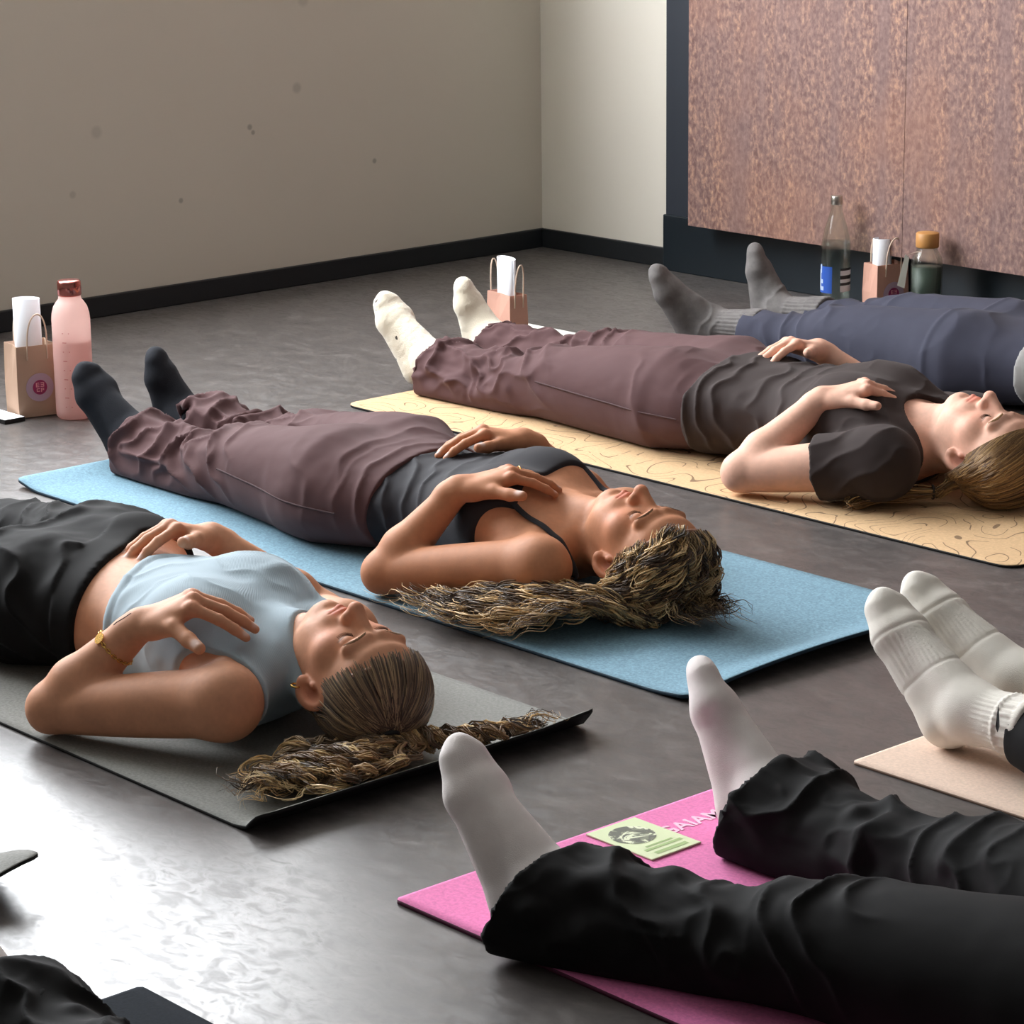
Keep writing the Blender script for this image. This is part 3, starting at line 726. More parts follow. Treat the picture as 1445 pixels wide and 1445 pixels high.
def add_legs(v, P, off=0):
    for L in P['legs']:
        hip, kn, an = (np.array(L[i], float) for i in ('hip', 'knee', 'ankle'))
        v.cone(hip, kn, .088+off, .052+off, .04, bulge=.004); k2 = kn-[0, 0, .014]; v.cone(k2, an, .045+off, .031+off, .03)
        m = k2+(an-k2)*.30; v.ell(m+[0, 0, -.014], (.12+off, .046+off, .038+off), .03)
def leg_stations(L, prof):
    """prof rows: t 0 hip .. 1 knee .. 2 ankle ..., half width, z low, z high, side shift"""
    hip, kn, an = (np.array(L[i], float) for i in ('hip', 'knee', 'ankle')); st = []
    for r in prof:
        t = r[0]; c = hip+(kn-hip)*t if t <= 1 else kn+(an-kn)*(t-1)
        st.append((c[0], c[1]+(r[4] if len(r) > 4 else 0), r[1], r[2]+L.get('zb', 0), r[3]+L.get('zb', 0)))
    return st
def skin_cols(V, P, g, fr, H, hands):
    base = np.array(P['skin']); C0 = np.tile(base, (len(V), 1))
    def blend(w, col):
        nonlocal C0; C0 = C0*(1-w[:, None])+np.array(col)*w[:, None]
    C0 *= (1+.08*fbm(V*40, 3)+.05*vnoise(V*240, 4))[:, None]
    s = P.get('hs', 1.0); loc = (V-H)@fr.T/s; a, f, l = loc.T
    red = base*np.array([1.05, .70, .66])
    G = lambda c, r: np.exp(-(((a-c[0])/r[0])**2+((f-c[1])/r[1])**2+((np.abs(l)-c[2])/r[2])**2))
    blend(.55*G((.082, .135, .045), (.025, .04, .022)), red); blend(.55*G((.076, .185, 0), (.014, .02, .016)), red)
    blend(.6*G((.098, .07, .078), (.03, .03, .012)), red)
    blend(.75*np.exp(-(((a-.100)/.012)**2+((f-.074)/.008)**2))*(np.abs(l) > .066)*(np.abs(l) < .0775), base*np.array([.42, .22, .20]))
    blend(.8*np.exp(-(((a-.0695)/.0035)**2+((f-.178)/.0045)**2+((np.abs(l)-.006)/.003)**2)), base*np.array([.25, .12, .10]))  # nostrils: shade of the hollow painted into the skin colour
    lip = np.exp(-(((a-.0478)/.0095)**2)**2)*np.exp(-((l/.0215)**2)**3)*(f > .150)*np.exp(-np.maximum(.163-f, 0)/.004)
    blend(np.clip(lip*1.2, 0, .9), P.get('lip', base*np.array([.92, .52, .50])))
    lash = np.exp(-((a-.1062)/.0014)**2)*np.exp(-(((np.abs(l)-.0315)/.0135)**2)**3)*(f > .140)
    blend(np.clip(lash, 0, .85), (.03, .02, .015))
    for h in hands:
        for (p, r) in h['tips']:
            d = np.linalg.norm(V-p, axis=1); blend(.85*np.clip(1.6-d/(r*.72), 0, 1), P.get('nail', np.clip(base*1.25+.05, 0, 1)*np.array([1, .86, .84])))
        for p in h['knuck']:
            blend(.35*np.exp(-(np.linalg.norm(V-p, axis=1)/.013)**2), red)
    return np.clip(C0, 0, 1)
def m_skin(name):
    t = NT(name); t.color(t.attr()); co = t.coord()
    t.rough(t.ramp(t.noise(co, 220, 2), [(.3, .55), (.7, .66)])); t.b.inputs['Specular IOR Level'].default_value = .28
    t.b.inputs['Subsurface Weight'].default_value = .0; t.b.inputs['Subsurface Radius'].default_value = (.012, .005, .003); t.b.inputs['Subsurface Scale'].default_value = 1.0
    t.bump(t.noise(co, 420, 2), .12, .0006); return t.m
M['skin'] = m_skin('skin')
def m_cloth(name, col, rough=.85, weave=900, bump=.15, sheen=.25, var=.10, rib=None):
    t = NT(name); co = t.coord(); n = t.noise(co, 28, 3); fine = t.noise(co, weave, 2)
    t.color(t.mix(n, tuple(c*(1-var) for c in col), tuple(min(1, c*(1+var)) for c in col))); t.rough(rough)
    t.b.inputs['Sheen Weight'].default_value = sheen; t.b.inputs['Sheen Roughness'].default_value = .5; t.b.inputs['Specular IOR Level'].default_value = .2
    if rib:
        wv = t.n('ShaderNodeTexWave', wave_type='BANDS', bands_direction=rib[0]); wv.inputs['Scale'].default_value = rib[1]; wv.inputs['Distortion'].default_value = .3
        t.l(co, wv.inputs['Vector']); t.bump(wv.outputs['Fac'], rib[2], .0015)
    else: t.bump(fine, bump, .0006)
    return t.m
def finish(v, name, mat, par, disp=None, sm_it=1, cols=None):
    V, F = v.mesh()
    V = smooth_mesh(V, F, sm_it, .4)
    if disp is not None:
        N = normals(V, F); d, keep = disp(V, N), None
        V = V+N*d[:, None]
    return mesh_obj(name, V, F, mat, par, True, cols=cols(V) if cols else None)
# ------------------------------------------------------------------ the person builder
def person(P):
    zb = P['zb']; tx, ty = P['T'][0], P['T'][1]; res = P.get('res', 1.0)
    root = thing('person', P['label'], 'person', (tx-.35, ty, zb), 'people lying on the studio floor')
    fr = head_frame(P); H = np.array(P['H']); hs = P.get('hs', 1)
    L = P['legs']; xmin = min(min(l['toe'][0], l['heel'][0]) for l in L)-.06
    cen = H+fr[0]*.11
    ylo, yhi = ty-.36, ty+.37
    if P.get('head', True):
        xs = axis((xmin, tx-.72, .009*res), (tx-.72, H[0]-.02, .0032*res), (H[0]-.02, H[0]+.25, .0018*res))
        ys = axis((ylo, cen[1]-.1, .0032*res), (cen[1]-.1, cen[1]+.1, .0019*res), (cen[1]+.1, yhi, .0034*res))
    else:
        xs = axis((xmin, tx+.30, .007*res)); ys = axis((ylo, yhi, .006*res))
    zs = axis((zb-.012, zb+.04, .004*res), (zb+.04, zb+.275, .0024*res))
    v = Vol(xs, ys, zs)
    add_torso(v, P, 0, P.get('breast', 1)); add_legs(v, P)
    for l in L: add_foot(v, l['ankle'], l['heel'], l['toe'], side=l.get('lat'))
    hands = []; arms = {}
    fr, g = add_head(v, P)
    add_neck(v, P, g)
    for A, sg in ((P['near'], 1), (P['far'], -1)):
        add_arm(v, A['S'], A['E'], A['W'], A.get('s', 1))
        d = unit(np.array(A['K'])-np.array(A['W']))
        v.cone(np.array(A['W'])-d*.02, np.array(A['W'])+d*.012, .0215, .021, .012, flat=(A['n'], 1.25))
        hands.append(add_hand(v, A['W'], A['K'], A['n'], A['f'], sg, A.get('hs', 1), A.get('curl', (6, 14, 10)), A.get('splay', (7, 2, -3, -8)), A.get('thumb')))
    v.floor(zb+.001)
    bod = finish(v, 'body', M['skin'], root, None, 1, lambda V: skin_cols(V, P, g, fr, H, hands))
    return dict(root=root, v=v, g=g, fr=fr, H=H, hands=hands, P=P)
def garment_vol(Q, x0, x1, step=.0035, z1=.26, pad=.0):
    P = Q['P']; zb = P['zb']; ty = P['T'][1]
    return Vol(axis((x0, x1, step)), axis((ty-.30-pad, ty+.32+pad, step)), axis((zb-.012, zb+z1, step)))
def trousers(Q, prof, mat, waist, folds, off=.006, hemcut=None, step=.0042, name='trousers', k=.035, hollow=.10, pelvis=True, poff=None):
    P = Q['P']; zb = P['zb']; tx, ty = P['T'][0], P['T'][1]
    sts = [leg_stations(l, prof[i] if isinstance(prof[0][0], (list, tuple)) else prof) for i, l in enumerate(P['legs'])]
    x0 = min(min(s[0] for s in st) for st in sts)-.05; x1 = tx-.28
    ylo = min(ty-.27, min(min(s[1]-s[2] for s in st) for st in sts)-.03); yhi = max(ty+.27, max(max(s[1]+s[2] for s in st) for st in sts)+.03)
    v = Vol(axis((x0, x1, step)), axis((ylo, yhi, step)), axis((zb-.012, zb+.235, step)))
    if pelvis:
        v.loft([s for s in torso_st(P) if s[0] < tx-.26], .015, poff if poff is not None else off, p=2.3, sh=P.get('sh', 0), y0=ty)
    for st in sts: v.loft(st, k, 0, p=2.1)
    add_legs(v, P, off)
    v.floor(zb+.0005, .01)
    if pelvis: v.clip(lambda X, Y, Z: X-waist(Y, Z), .002)
    solid = Vol(v.x, v.y, v.z); solid.D = v.D.copy(); Q['solid'] = solid
    # open hems
    for i, st in enumerate(sts):
        xh = min(s[0] for s in st); nx = hemcut[i] if hemcut else (0, 0)
        yc = [s for s in st if s[0] == xh][0][1]
        v.clip(lambda X, Y, Z: np.where(np.abs(Y-yc) < .14, xh+.004+nx[0]*(Z-zb)+nx[1]*(Y-yc)-X, -1), .003, (xh-.06, yc-.13, zb-.02), (xh+.10, yc+.13, zb+.24))
        if hollow:
            q = v.sl((xh-.06, yc-.13, zb-.02), (xh+hollow, yc+.13, zb+.24))
            X, Y, Z = v.xyz(q); D = v.D[q]
            inner = np.maximum(D+.0095, X-(xh+hollow-.012)+0*D)
            v.D[q] = np.where(X < xh+hollow, np.maximum(D, -inner), D)
    return finish(v, name, mat, Q['root'], lambda V, N: folds(V, N, Q)*np.where(solid.sample(V) < -.006, -1., 1.), 2)
def side_seam(Q, leg_i, x0, x1, z0, z1, mat, sgn=-1):
    v = Q['solid']; pts = []; yc = Q['P']['legs'][leg_i]['knee'][1]
    for x, z in zip(np.linspace(x0, x1, 40), np.linspace(z0, z1, 40)):
        ys = np.linspace(yc+sgn*.20, yc, 160); d = v.sample(np.stack([np.full(160, x), ys, np.full(160, z)], 1)); i = int(np.argmax(d < 0)); pts.append((x, ys[i]+sgn*.0022, z))
    P0 = np.array(pts); P0[:, 1] = np.convolve(np.pad(P0[:, 1], 3, 'edge'), np.ones(7)/7, 'valid')
    V, F, _ = tubes([P0], [np.full(len(P0), .0016)], 6); tr = [o for o in Q['root'].children if o.name.startswith('trousers')][0]
    return mesh_obj('side_seam', V, F, mat, tr)
def sock(Q, i, mat, x_top, off=.004, name='sock', disp=None, ank=True, step=.0032, cols=None):
    P = Q['P']; l = P['legs'][i]; zb = P['zb']
    ankle, heel, toe, kn = (np.array(l[k], float) for k in ('ankle', 'heel', 'toe', 'knee'))
    lo = np.minimum(np.minimum(ankle, heel), toe)-.075; hi = np.maximum(np.maximum(ankle, heel), toe)+.075; hi[0] = x_top+.01; lo[2] = max(lo[2], zb-.01)
    v = Vol(axis((lo[0], hi[0], step)), axis((lo[1], hi[1], step)), axis((lo[2], hi[2]+.02, step)))
    add_foot(v, ankle, heel, toe, off, .014, l.get('lat'))
    v.cone(ankle, kn, .031+off, .050+off, .02)
    v.floor(zb+.0005, .006)
    v.clip(lambda X, Y, Z: X-x_top, .003)
    return finish(v, name, mat, Q['root'], disp, 1, cols)
# ------------------------------------------------------------------ hair helpers
def hair_mat(name):
    t = NT(name); t.color(t.attr()); t.rough(.45); t.b.inputs['Specular IOR Level'].default_value = .35
    t.b.inputs['Sheen Weight'].default_value = .1
    return t.m
M['hair'] = hair_mat('hair'); M['lash'] = simple('eyelash_hair', lin(34, 26, 22), .9, .05)
def skull_pt(Q, d, lift=.006):
    """point on the scalp in direction d (a, f, l components) seen from the middle of the skull"""
    s = Q['P'].get('hs', 1); d = unit(d); c = np.array([.132, .084, 0]); r = np.array([.094, .086, .077])+lift
    k = 1/np.sqrt(((d/r)**2).sum()); return Q['g'](*(c+d*k))
def slerp_path(Q, d0, d1, n, lift0=.004, lift1=.008, via=None):
    d0, d1 = unit(d0), unit(d1); pts = []
    for t in np.linspace(0, 1, n):
        if via is None: d = d0*(1-t)+d1*t
        else: d = d0*(1-t)**2+2*via*t*(1-t)+d1*t*t
        pts.append(skull_pt(Q, d, lift0+(lift1-lift0)*t))
    pts = np.array(pts); c = Q['g'](.132, .084, 0); lf = np.maximum(lift0, .0062)+(lift1-lift0)*np.linspace(0, 1, n)
    for _ in range(3):
        o = pts-c; o /= np.linalg.norm(o, axis=1)[:, None]; pts = pts+o*np.clip(lf-Q['v'].sample(pts), 0, .01)[:, None]
    return pts
def wavy(P, amp, lam, ph, grow=.15, zmin=None, vert=.6):
    d = np.r_[0, np.cumsum(np.linalg.norm(np.diff(P, axis=0), axis=1))]; T = np.gradient(P, axis=0); T /= np.linalg.norm(T, axis=1)[:, None]+1e-9
    A = np.cross(T, [0, 0, 1.]); A /= np.linalg.norm(A, axis=1)[:, None]+1e-9; B = np.cross(A, T)
    a = amp*np.clip(d/grow, 0, 1)[:, None]; w = 2*np.pi*d/lam+ph
    P = P+A*np.sin(w)[:, None]*a+B*np.cos(w+.4)[:, None]*a*vert
    if zmin is not None: P[:, 2] = np.maximum(P[:, 2], zmin)
    return P
def lock(store, ctrl, n, sp0, sp1, amp, lam, ph, col, r0, r1, zf, npts=46, grow=.05, trim=.25, colvar=.18):
    base = wavy(catmull(ctrl, npts), amp, lam, ph, grow, None, .55)
    T = np.gradient(base, axis=0); T /= np.linalg.norm(T, axis=1)[:, None]+1e-9
    A = np.cross(T, [0, 0, 1.]); A /= np.linalg.norm(A, axis=1)[:, None]+1e-9; B = np.cross(A, T); t = np.linspace(0, 1, npts)[:, None]
    for k in range(n):
        rho, fi = math.sqrt(rng.random()), rng.uniform(0, 6.283); sp = sp0+(sp1-sp0)*t; tw = fi+1.2*t
        P0 = base+rho*sp*(np.cos(tw)*A+.7*np.sin(tw)*B); P0 = wavy(P0, amp*.22, lam*rng.uniform(.5, 1.1), rng.uniform(0, 6.3), grow, None, .5)
        m = int(npts*(1-trim*rng.random())); P0 = P0[:m]; r = rng.uniform(r0, r1)
        P0[:, 2] = np.maximum(P0[:, 2], zf(P0[:, 0], P0[:, 1])+r)
        store[0].append(P0); store[1].append(r*np.r_[np.linspace(.5, 1, 6), np.ones(m-16), np.linspace(1, .12, 10)]); store[2].append(np.array(col)*(1+colvar*rng.uniform(-1, 1)))
def hair_obj(Q, paths, radii, cols, name='hair', sides=5, cap=None, capcol=(.05, .035, .025), flat=None):
    V, F, ids = tubes(paths, radii, sides, flat)
    Cc = np.array(cols)[ids]*(1+.12*vnoise(V*60)[:, None])
    if cap is not None:
        V2, F2, c2 = cap; F = np.vstack([F, F2+len(V)]); V = np.vstack([V, V2]); Cc = np.vstack([Cc, c2])
    return mesh_obj(name, V, F, M['hair'], Q['root'], True, cols=np.clip(Cc, 0, 1))
def scalp_cap(Q, lift, hairline, col, col2, seed=3, step=.0032, extra=None):
    """hair shell over the skull; hairline(a, f, l) < 0 keeps"""
    P = Q['P']; H, fr, s = Q['H'], Q['fr'], P.get('hs', 1)
    c = Q['g'](.13, .085, 0)
    v = Vol(axis((c[0]-.15, c[0]+.13, step)), axis((c[1]-.125, c[1]+.125, step)), axis((max(P['zb']-.008, c[2]-.13), c[2]+.13, step)))
    v.loft([(a*s, 0, w*s, b*s, f*s) for a, w, b, f in HEAD], .012, lift, p=2.15, fr=np.array([fr[0], fr[2], fr[1]]), o=H)
    if extra: extra(v)
    def cl(X, Y, Z):
        px, py, pz = X-H[0], Y-H[1], Z-H[2]; a, f, l = [(px*fr[i][0]+py*fr[i][1]+pz*fr[i][2])/s for i in range(3)]
        ear = np.where(np.abs(l) > .04, .030-np.sqrt(((a-.097)*.9)**2+((f-.072)*1.15)**2), -1.)
        return np.maximum(hairline(a, f, l), ear)*s
    v.clip(cl, .006); v.floor(P['zb']+.001, .006)
    V, F = v.mesh(); V = smooth_mesh(V, F, 1)
    return V, F
def cap_cols(Q, V, line, col, fade=.016, var=.3):
    loc = (V-Q['H'])@Q['fr'].T/Q['P'].get('hs', 1); h = line(*loc.T); w = np.clip(1+h/fade, 0, 1)[:, None]*.8
    base = np.tile(col, (len(V), 1))*(1+var*vnoise(V*np.array([50, 160, 160]))[:, None])
    return base*(1-w)+np.array(Q['P']['skin'])*.75*w
def brows(Q, col, th=.0016):
    g = Q['g']
    for q in (1, -1):
        paths, rad = [], []
        for k in range(54):
            u = k/53; a0 = .1285+.005*math.sin(u*2.6)-.004*u*u; l0 = .013+.036*u; f0 = .1715-.0195*u**1.6
            ww = (1-.6*u)*rng.uniform(.6, 1.2); p0 = np.array(g(a0-.0038*ww, f0, l0*q)); p1 = np.array(g(a0+.0030*ww, f0-.0005, (l0+.006)*q))
            paths.append(catmull([p0, (p0+p1)/2, p1], 5)); rad.append(np.array([.8, 1, .9, .6, .2])*th*(.6 if u > .85 else 1)*.38)
        V, F, _ = tubes(paths, rad, 4)
        for _ in range(4):
            d = Q['v'].sample(V); V = V-Q['fr'][1][None]*(np.clip(d, -.01, .01)-.0002)[:, None]*.8
        mesh_obj('eyebrow', V, F, simple('eyebrow_hair', tuple(np.array(col)*.85), .9, .05), Q['root'])
def lashes(Q):
    g = Q['g']
    for q in (1, -1):
        paths, rad = [], []
        for k in range(17):
            u = k/16; l0 = .020+.023*u; a0 = .1062-.0015*math.sin(u*math.pi); f0 = .1600-.003*abs(u-.4)
            p0 = np.array(g(a0, f0, l0*q)); d = float(Q['v'].sample(p0[None])[0]); p0 = p0-Q['fr'][1]*np.clip(d, -.01, .01)
            G = lambda da, df, dl: p0+Q['P'].get('hs', 1)*(da*Q['fr'][0]+df*Q['fr'][1]+dl*Q['fr'][2])
            paths.append(catmull([p0, G(-.003, .0022, .001*(u-.3)*q), G(-.0055, .0028, .003*(u-.3)*q)], 5)); rad.append(np.array([.0006, .0005, .0004, .0003, .0001]))
        V, F, _ = tubes(paths, rad, 4); mesh_obj('eyelashes', V, F, M['lash'], Q['root'])
# ------------------------------------------------------------------ clothes shared helpers
def bump01(x, a, b, s): return sm(a-s, a+s, x)*(1-sm(b-s, b+s, x))
FLARE = [(0, .100, -.012, .186), (.25, .095, -.012, .179), (.5, .085, -.008, .166), (.75, .076, -.004, .152), (.95, .070, -.002, .141), (1.1, .067, -.018, .122), (1.25, .068, -.030, .106), (1.5, .074, -.036, .099), (1.75, .082, -.038, .108), (1.93, .087, -.038, .114)]
FLARE_FAR = [(r[0], r[1], r[2], r[3]*(.93 if .2 < r[0] < 1.6 else 1)) for r in FLARE]
SLIM = [(0, .094, -.012, .176), (.3, .084, -.008, .162), (.6, .070, .0, .144), (.9, .059, .012, .130), (1.05, .057, .012, .126), (1.3, .056, .004, .118), (1.6, .045, .014, .104), (1.85, .038, .018, .096), (1.95, .038, .020, .095)]
def flare_folds(Q, amp=1.0, seed=0, crease=1.0):
    P = Q['P']; tx, ty = P['T'][0], P['T'][1]; zb = P['zb']
    kx = np.mean([l['knee'][0] for l in P['legs']]); ax = np.mean([l['ankle'][0] for l in P['legs']]); hx = np.mean([l['hip'][0] for l in P['legs']])
    def f(V, N, _):
        x, y, z = V.T; n1 = fbm(V*7+seed, 3, seed); n2 = fbm(V*np.array([10, 16, 16]), 3, seed+5)
        wk = bump01(x, kx-.17, kx+.10, .06); wl = bump01(x, ax-.05, kx-.08, .06); wh = bump01(x, hx-.05, hx+.10, .05); ww = sm(hx+.06, hx+.16, x)
        d = wk*.0100*ridge(x*34+z*26+n1*2.6, 1.5)
        d += wl*.0145*ridge(x*13+z*24-y*6+n1*3.2, 1.4)+wl*.005*n2
        cr = (1-np.abs(fbm(V*np.array([11, 17, 17])+seed*3.1, 2, seed+9)))**5
        d += (wl+.6*wk)*.010*crease*(cr-.25)
        d += wh*.0035*ridge((x-hx)*22+(z*26)+n1*2.0, 1.4)
        d += ww*.0050*ridge(x*62+y*8+n1*2.4, 1.5)
        d += .0016*n2
        return d*amp*sm(zb+.004, zb+.060, z)
    return f
def shirt(Q, mat, hem, off=.006, name='top', neck=None, arm=None, disp=None, sleeve=None, collar=0, step=.0034, cols=None, z1=.26):
    """hem(Y, Z) -> lowest x; neck, arm: lists of cut functions (keep where < 0); sleeve: fraction of the upper arm covered"""
    P = Q['P']; tx, ty, zb = P['T']
    x0 = tx-.56; v = Vol(axis((x0, tx+.14, step)), axis((ty-.36, ty+.37, step)), axis((zb-.012, zb+z1, step)))
    add_torso(v, P, off, P.get('breast', 1))
    if collar:
        add_neck(v, P, Q['g'], off)
        for A in (P['near'], P['far']):
            S = np.array(A['S']); E = np.array(A['E']); v.ball(S, .050*A.get('s', 1)+off, .03); v.cone(S, S+(E-S)*.25, .047+off, .046+off, .02)
    v.clip(lambda X, Y, Z: hem(Y, Z)-X, .002)
    sh_ = P.get('sh', 0)
    for c in (neck or [])+(arm or []): v.clip(lambda X, Y, Z, c=c: c(X+sh_*(Y-ty), Y, Z), .003)
    if sleeve:
        for A in (P['near'], P['far']):
            S, E, Wp = np.array(A['S']), np.array(A['E']), np.array(A['W']); s = A.get('s', 1); u = unit(E-S); e = S+(E-S)*min(sleeve, 1)
            v2 = Vol(v.x, v.y, v.z)
            if sleeve <= 1:
                v2.ball(S, .055*s+off, .03); v2.cone(S, e+u*.03, .050*s+off+.002, .044*s+off+.006, .02)
                v2.clip(lambda X, Y, Z: (X-e[0])*u[0]+(Y-e[1])*u[1]+(Z-e[2])*u[2], .002)
            else: add_arm(v2, S, E, Wp-unit(Wp-E)*.015, s*1.08, off)
            v.D = smin(v.D, v2.D, .018)
    v.floor(zb+.0005)
    return finish(v, name, mat, Q['root'], disp, 1, cols)
def ring_on(Q, name, p, ax, r, th, mat, flat=1.0, up=None, n=48):
    """a band round a limb: centre p, axis ax"""
    ax = unit(ax); e = unit(np.cross(ax, [0, 0, 1.])); f = np.cross(ax, e); t = np.linspace(0, 2*np.pi, n)
    path = [np.array(p)+r*(math.cos(a)*e+flat*math.sin(a)*f) for a in t]
    V, F, _ = tubes([np.array(path)], [np.full(n, th)], 6); return mesh_obj(name, V, F, mat, Q['root'])
m_gold = simple('gold', lin(222, 176, 96), .25, .5, metal=1)
m_silver = simple('silver', lin(200, 196, 188), .25, .5, metal=1)
SKIN_A = lin(202, 145, 113); SKIN_B = lin(190, 131, 97); SKIN_C = lin(226, 178, 156)
m_maroon = m_cloth('maroon_jersey', lin(86, 61, 62), sheen=.04, var=.06)
m_black = m_cloth('black_jersey', lin(15, 14, 15), .85, sheen=.0, var=.08)
# ================================================================== person in the middle: black tank top, maroon trousers
PB = dict(label='person in black strappy tank top and maroon trousers lying on the blue mat', zb=.006, T=(-3.26, 3.10, .006), sh=.33, H=(-3.255, 3.088, .027), tilt=-6, turn=-2, roll=-3, skin=SKIN_B, nail=(.78, .60, .55), wide=1.02, breast=1.05,
    near=dict(S=(-3.232, 2.938, .088), E=(-3.500, 2.832, .046), W=(-3.435, 2.942, .182), K=(-3.377, 3.010, .210), n=(-.25, -.45, .86), f=(.030, .085, -.016), curl=(8, 10, 7), s=1.0),
    far=dict(S=(-3.355, 3.257, .088), E=(-3.53, 3.372, .048), W=(-3.592, 3.232, .190), K=(-3.632, 3.168, .212), n=(-.12, -.15, 1), f=(-.035, -.085, -.018), curl=(6, 10, 8), s=.97),
    legs=[dict(hip=(-3.845, 3.018, .098), knee=(-4.20, 3.030, .078), ankle=(-4.560, 3.062, .066), heel=(-4.604, 3.070, .042), toe=(-4.680, 3.028, .186), zb=.006),
          dict(hip=(-3.845, 3.188, .098), knee=(-4.22, 3.215, .078), ankle=(-4.625, 3.232, .066), heel=(-4.668, 3.236, .042), toe=(-4.690, 3.206, .190), lat=(.55, -.8, .1), zb=.006)])
QB = person(PB)
trousers(QB, [FLARE, FLARE_FAR], m_maroon, lambda Y, Z: -3.700-.15*(Y-3.1)+.2*(Z-.1), flare_folds(QB, 1.15, 3), poff=.011)
m_seam = simple('maroon_seam', lin(70, 48, 50), .9)
side_seam(QB, 0, -4.12, -3.735, .096, .088, m_seam)
m_bsock = simple('black_sock', lin(38, 40, 46), .9, .2, noise=.25, nscale=50, bump=.3, bscale=500)
for i in (0, 1): sock(QB, i, m_bsock, PB['legs'][i]['ankle'][0]+.05)
m_tank = m_cloth('black_rib_tank', lin(42, 41, 46), .8, sheen=.03)
def tank_folds(V, N):
    x, y, z = V.T; n = fbm(V*9, 3, 11); w = (1-sm(-3.60, -3.46, x))*sm(-3.70, -3.66, x)
    return (w*.0055*ridge(x*52+y*14+z*22+n*2.2, 1.5)+.0025*ridge(x*24-y*22+n*2.5, 1.6)*sm(-3.40, -3.5, -x*-1)*0+.0012*n)*sm(.012, .04, z)
txB, tyB = PB['T'][:2]
oB = shirt(QB, m_tank, lambda Y, Z: -3.745+0*Y, .006, 'tank_top', neck=[lambda X, Y, Z: X-(txB-.115-.022*np.cos(np.clip((Y-tyB)/.12, -1, 1)*1.57))+0*Z],
    arm=[lambda X, Y, Z, q=q: np.where(Z > .0, 1-np.sqrt(((X-(txB-.01))/.215)**2+(((Y-tyB)*q-.235)/.135)**2), -1.)*.15 for q in (-1, 1)], disp=tank_folds)
tv_ = Vol(axis((txB-.25, txB+.09, .005)), axis((tyB-.2, tyB+.2, .005)), axis((.0, .26, .004))); add_torso(tv_, PB, 0, PB['breast'])
for A in (PB['near'], PB['far']): add_arm(tv_, A['S'], A['E'], A['W'], 1, 0, True, False)
for q in (-1, 1):
    pts = []
    for u, w_ in ((-.165, .110), (-.14, .112), (-.115, .114), (-.09, .115), (-.07, .115), (-.05, .114), (-.03, .112), (-.012, .109), (.003, .106)):
        y = tyB+q*w_; x = txB+u-PB['sh']*q*w_; pts.append((x, y, tv_.top(x, y)+.0022))
    e = pts[-1]; pts.append((e[0]+.014, e[1]-q*.002, max(.05, e[2]-.03))); pts.append((e[0]+.008, e[1], .03))
    V, F, _ = tubes([catmull(pts, 60)], [np.full(60, .0075)], 8, .32); mesh_obj('shoulder_strap', V, F, m_tank, QB['root'])
brows(QB, lin(92, 66, 46)); lashes(QB)
# curly hair
def hl_B(a, f, l):
    return np.minimum((f-.060)*.9-(a-.095)*.95*1.0, 9)  # keeps the back and crown
def hairline(a, f, l, fore=.168, side=.078, ear=.100):
    """positive in front of the hairline: crosses the forehead at a=fore on top and the temple at f=side"""
    A = fore+.012*np.cos(np.clip(l/.07, -1, 1)*3.0)*0
    front = f-(.066+(a-ear)*1.02)
    top = f-(.150-(a-fore)*.9)
    return np.where(a > .192, np.minimum(front, top), front)
capB = scalp_cap(QB, .006, lambda a, f, l: hairline(a, f, l), None, None)
HB = lambda: np.array(lin(*[(70, 52, 36), (118, 90, 60), (168, 136, 92), (212, 182, 134), (78, 58, 42), (194, 162, 114)][rng.integers(0, 6)]))
def matz_B(x, y): return .0065+.022*sm(-2.85, -2.765, x)
def hair_B():
    st = ([], [], [])
    for k in range(96):      # near side: over the scalp, down to the mat and along the shoulder
        th = min(1, max(0, (k % 48)/47+rng.normal(0, .02))); layer = k//48
        a0, f0, l0 = .126+.066*th+rng.normal(0, .003), .088+.070*th+rng.normal(0, .004)-.022*layer, .074-.068*th*th
        d0 = np.array([a0-.132, f0-.084, l0]); d1 = np.array([.015+rng.uniform(-.05, .05)+.03*th, -.05-rng.uniform(0, .04), .062])
        sp = slerp_path(QB, d0, d1, 6, .006, .020+rng.uniform(0, .016)); end = sp[-1]
        L = rng.uniform(.24, .37) if rng.random() < .72 else rng.uniform(.10, .22); u = rng.uniform(-1, 1); yb = 2.826+.052*u
        if th > .55: L *= rng.uniform(.45, .95)
        ctrl = np.vstack([sp, [[end[0]-L*.25, end[1]*.55+yb*.45-.004, .052+.02*rng.random()], [end[0]-L*.6, yb+.012, .030+.022*rng.random()], [end[0]-L, yb-.012*rng.random(), .016+.02*rng.random()]]])
        lock(st, ctrl, 10, .009, .017, rng.uniform(.008, .0135), rng.uniform(.055, .085), rng.uniform(0, 6.3), HB(), .0006, .0014, matz_B, 56, .05, .25, .5)
    for k in range(34):      # crown, falling behind the head
        th = rng.uniform(-1, .9); d0 = np.array([.07, .045*rng.random()+.03, .07*th]); d1 = np.array([.085, -.055, .06*th+rng.normal(0, .02)])
        sp = slerp_path(QB, d0, d1, 6, .008, .018); end = sp[-1]; e2 = np.array([min(end[0]+rng.uniform(.03, .11), -2.842), end[1]+rng.uniform(-.03, .06)-.02*th, .016+.02*rng.random()])
        lock(st, np.vstack([sp, ((end+e2)/2+[.008, 0, .014])[None], e2[None]]), 11, .008, .015, rng.uniform(.006, .011), rng.uniform(.05, .08), rng.uniform(0, 6.3), HB()*.65, .0006, .0014, matz_B, 40, .05, .25, .5)
    V2, F2 = capB; c2 = cap_cols(QB, V2, hairline, lin(58, 43, 32))
    hair_obj(QB, *st, 'hair', 5, (V2, F2, c2))
hair_B()
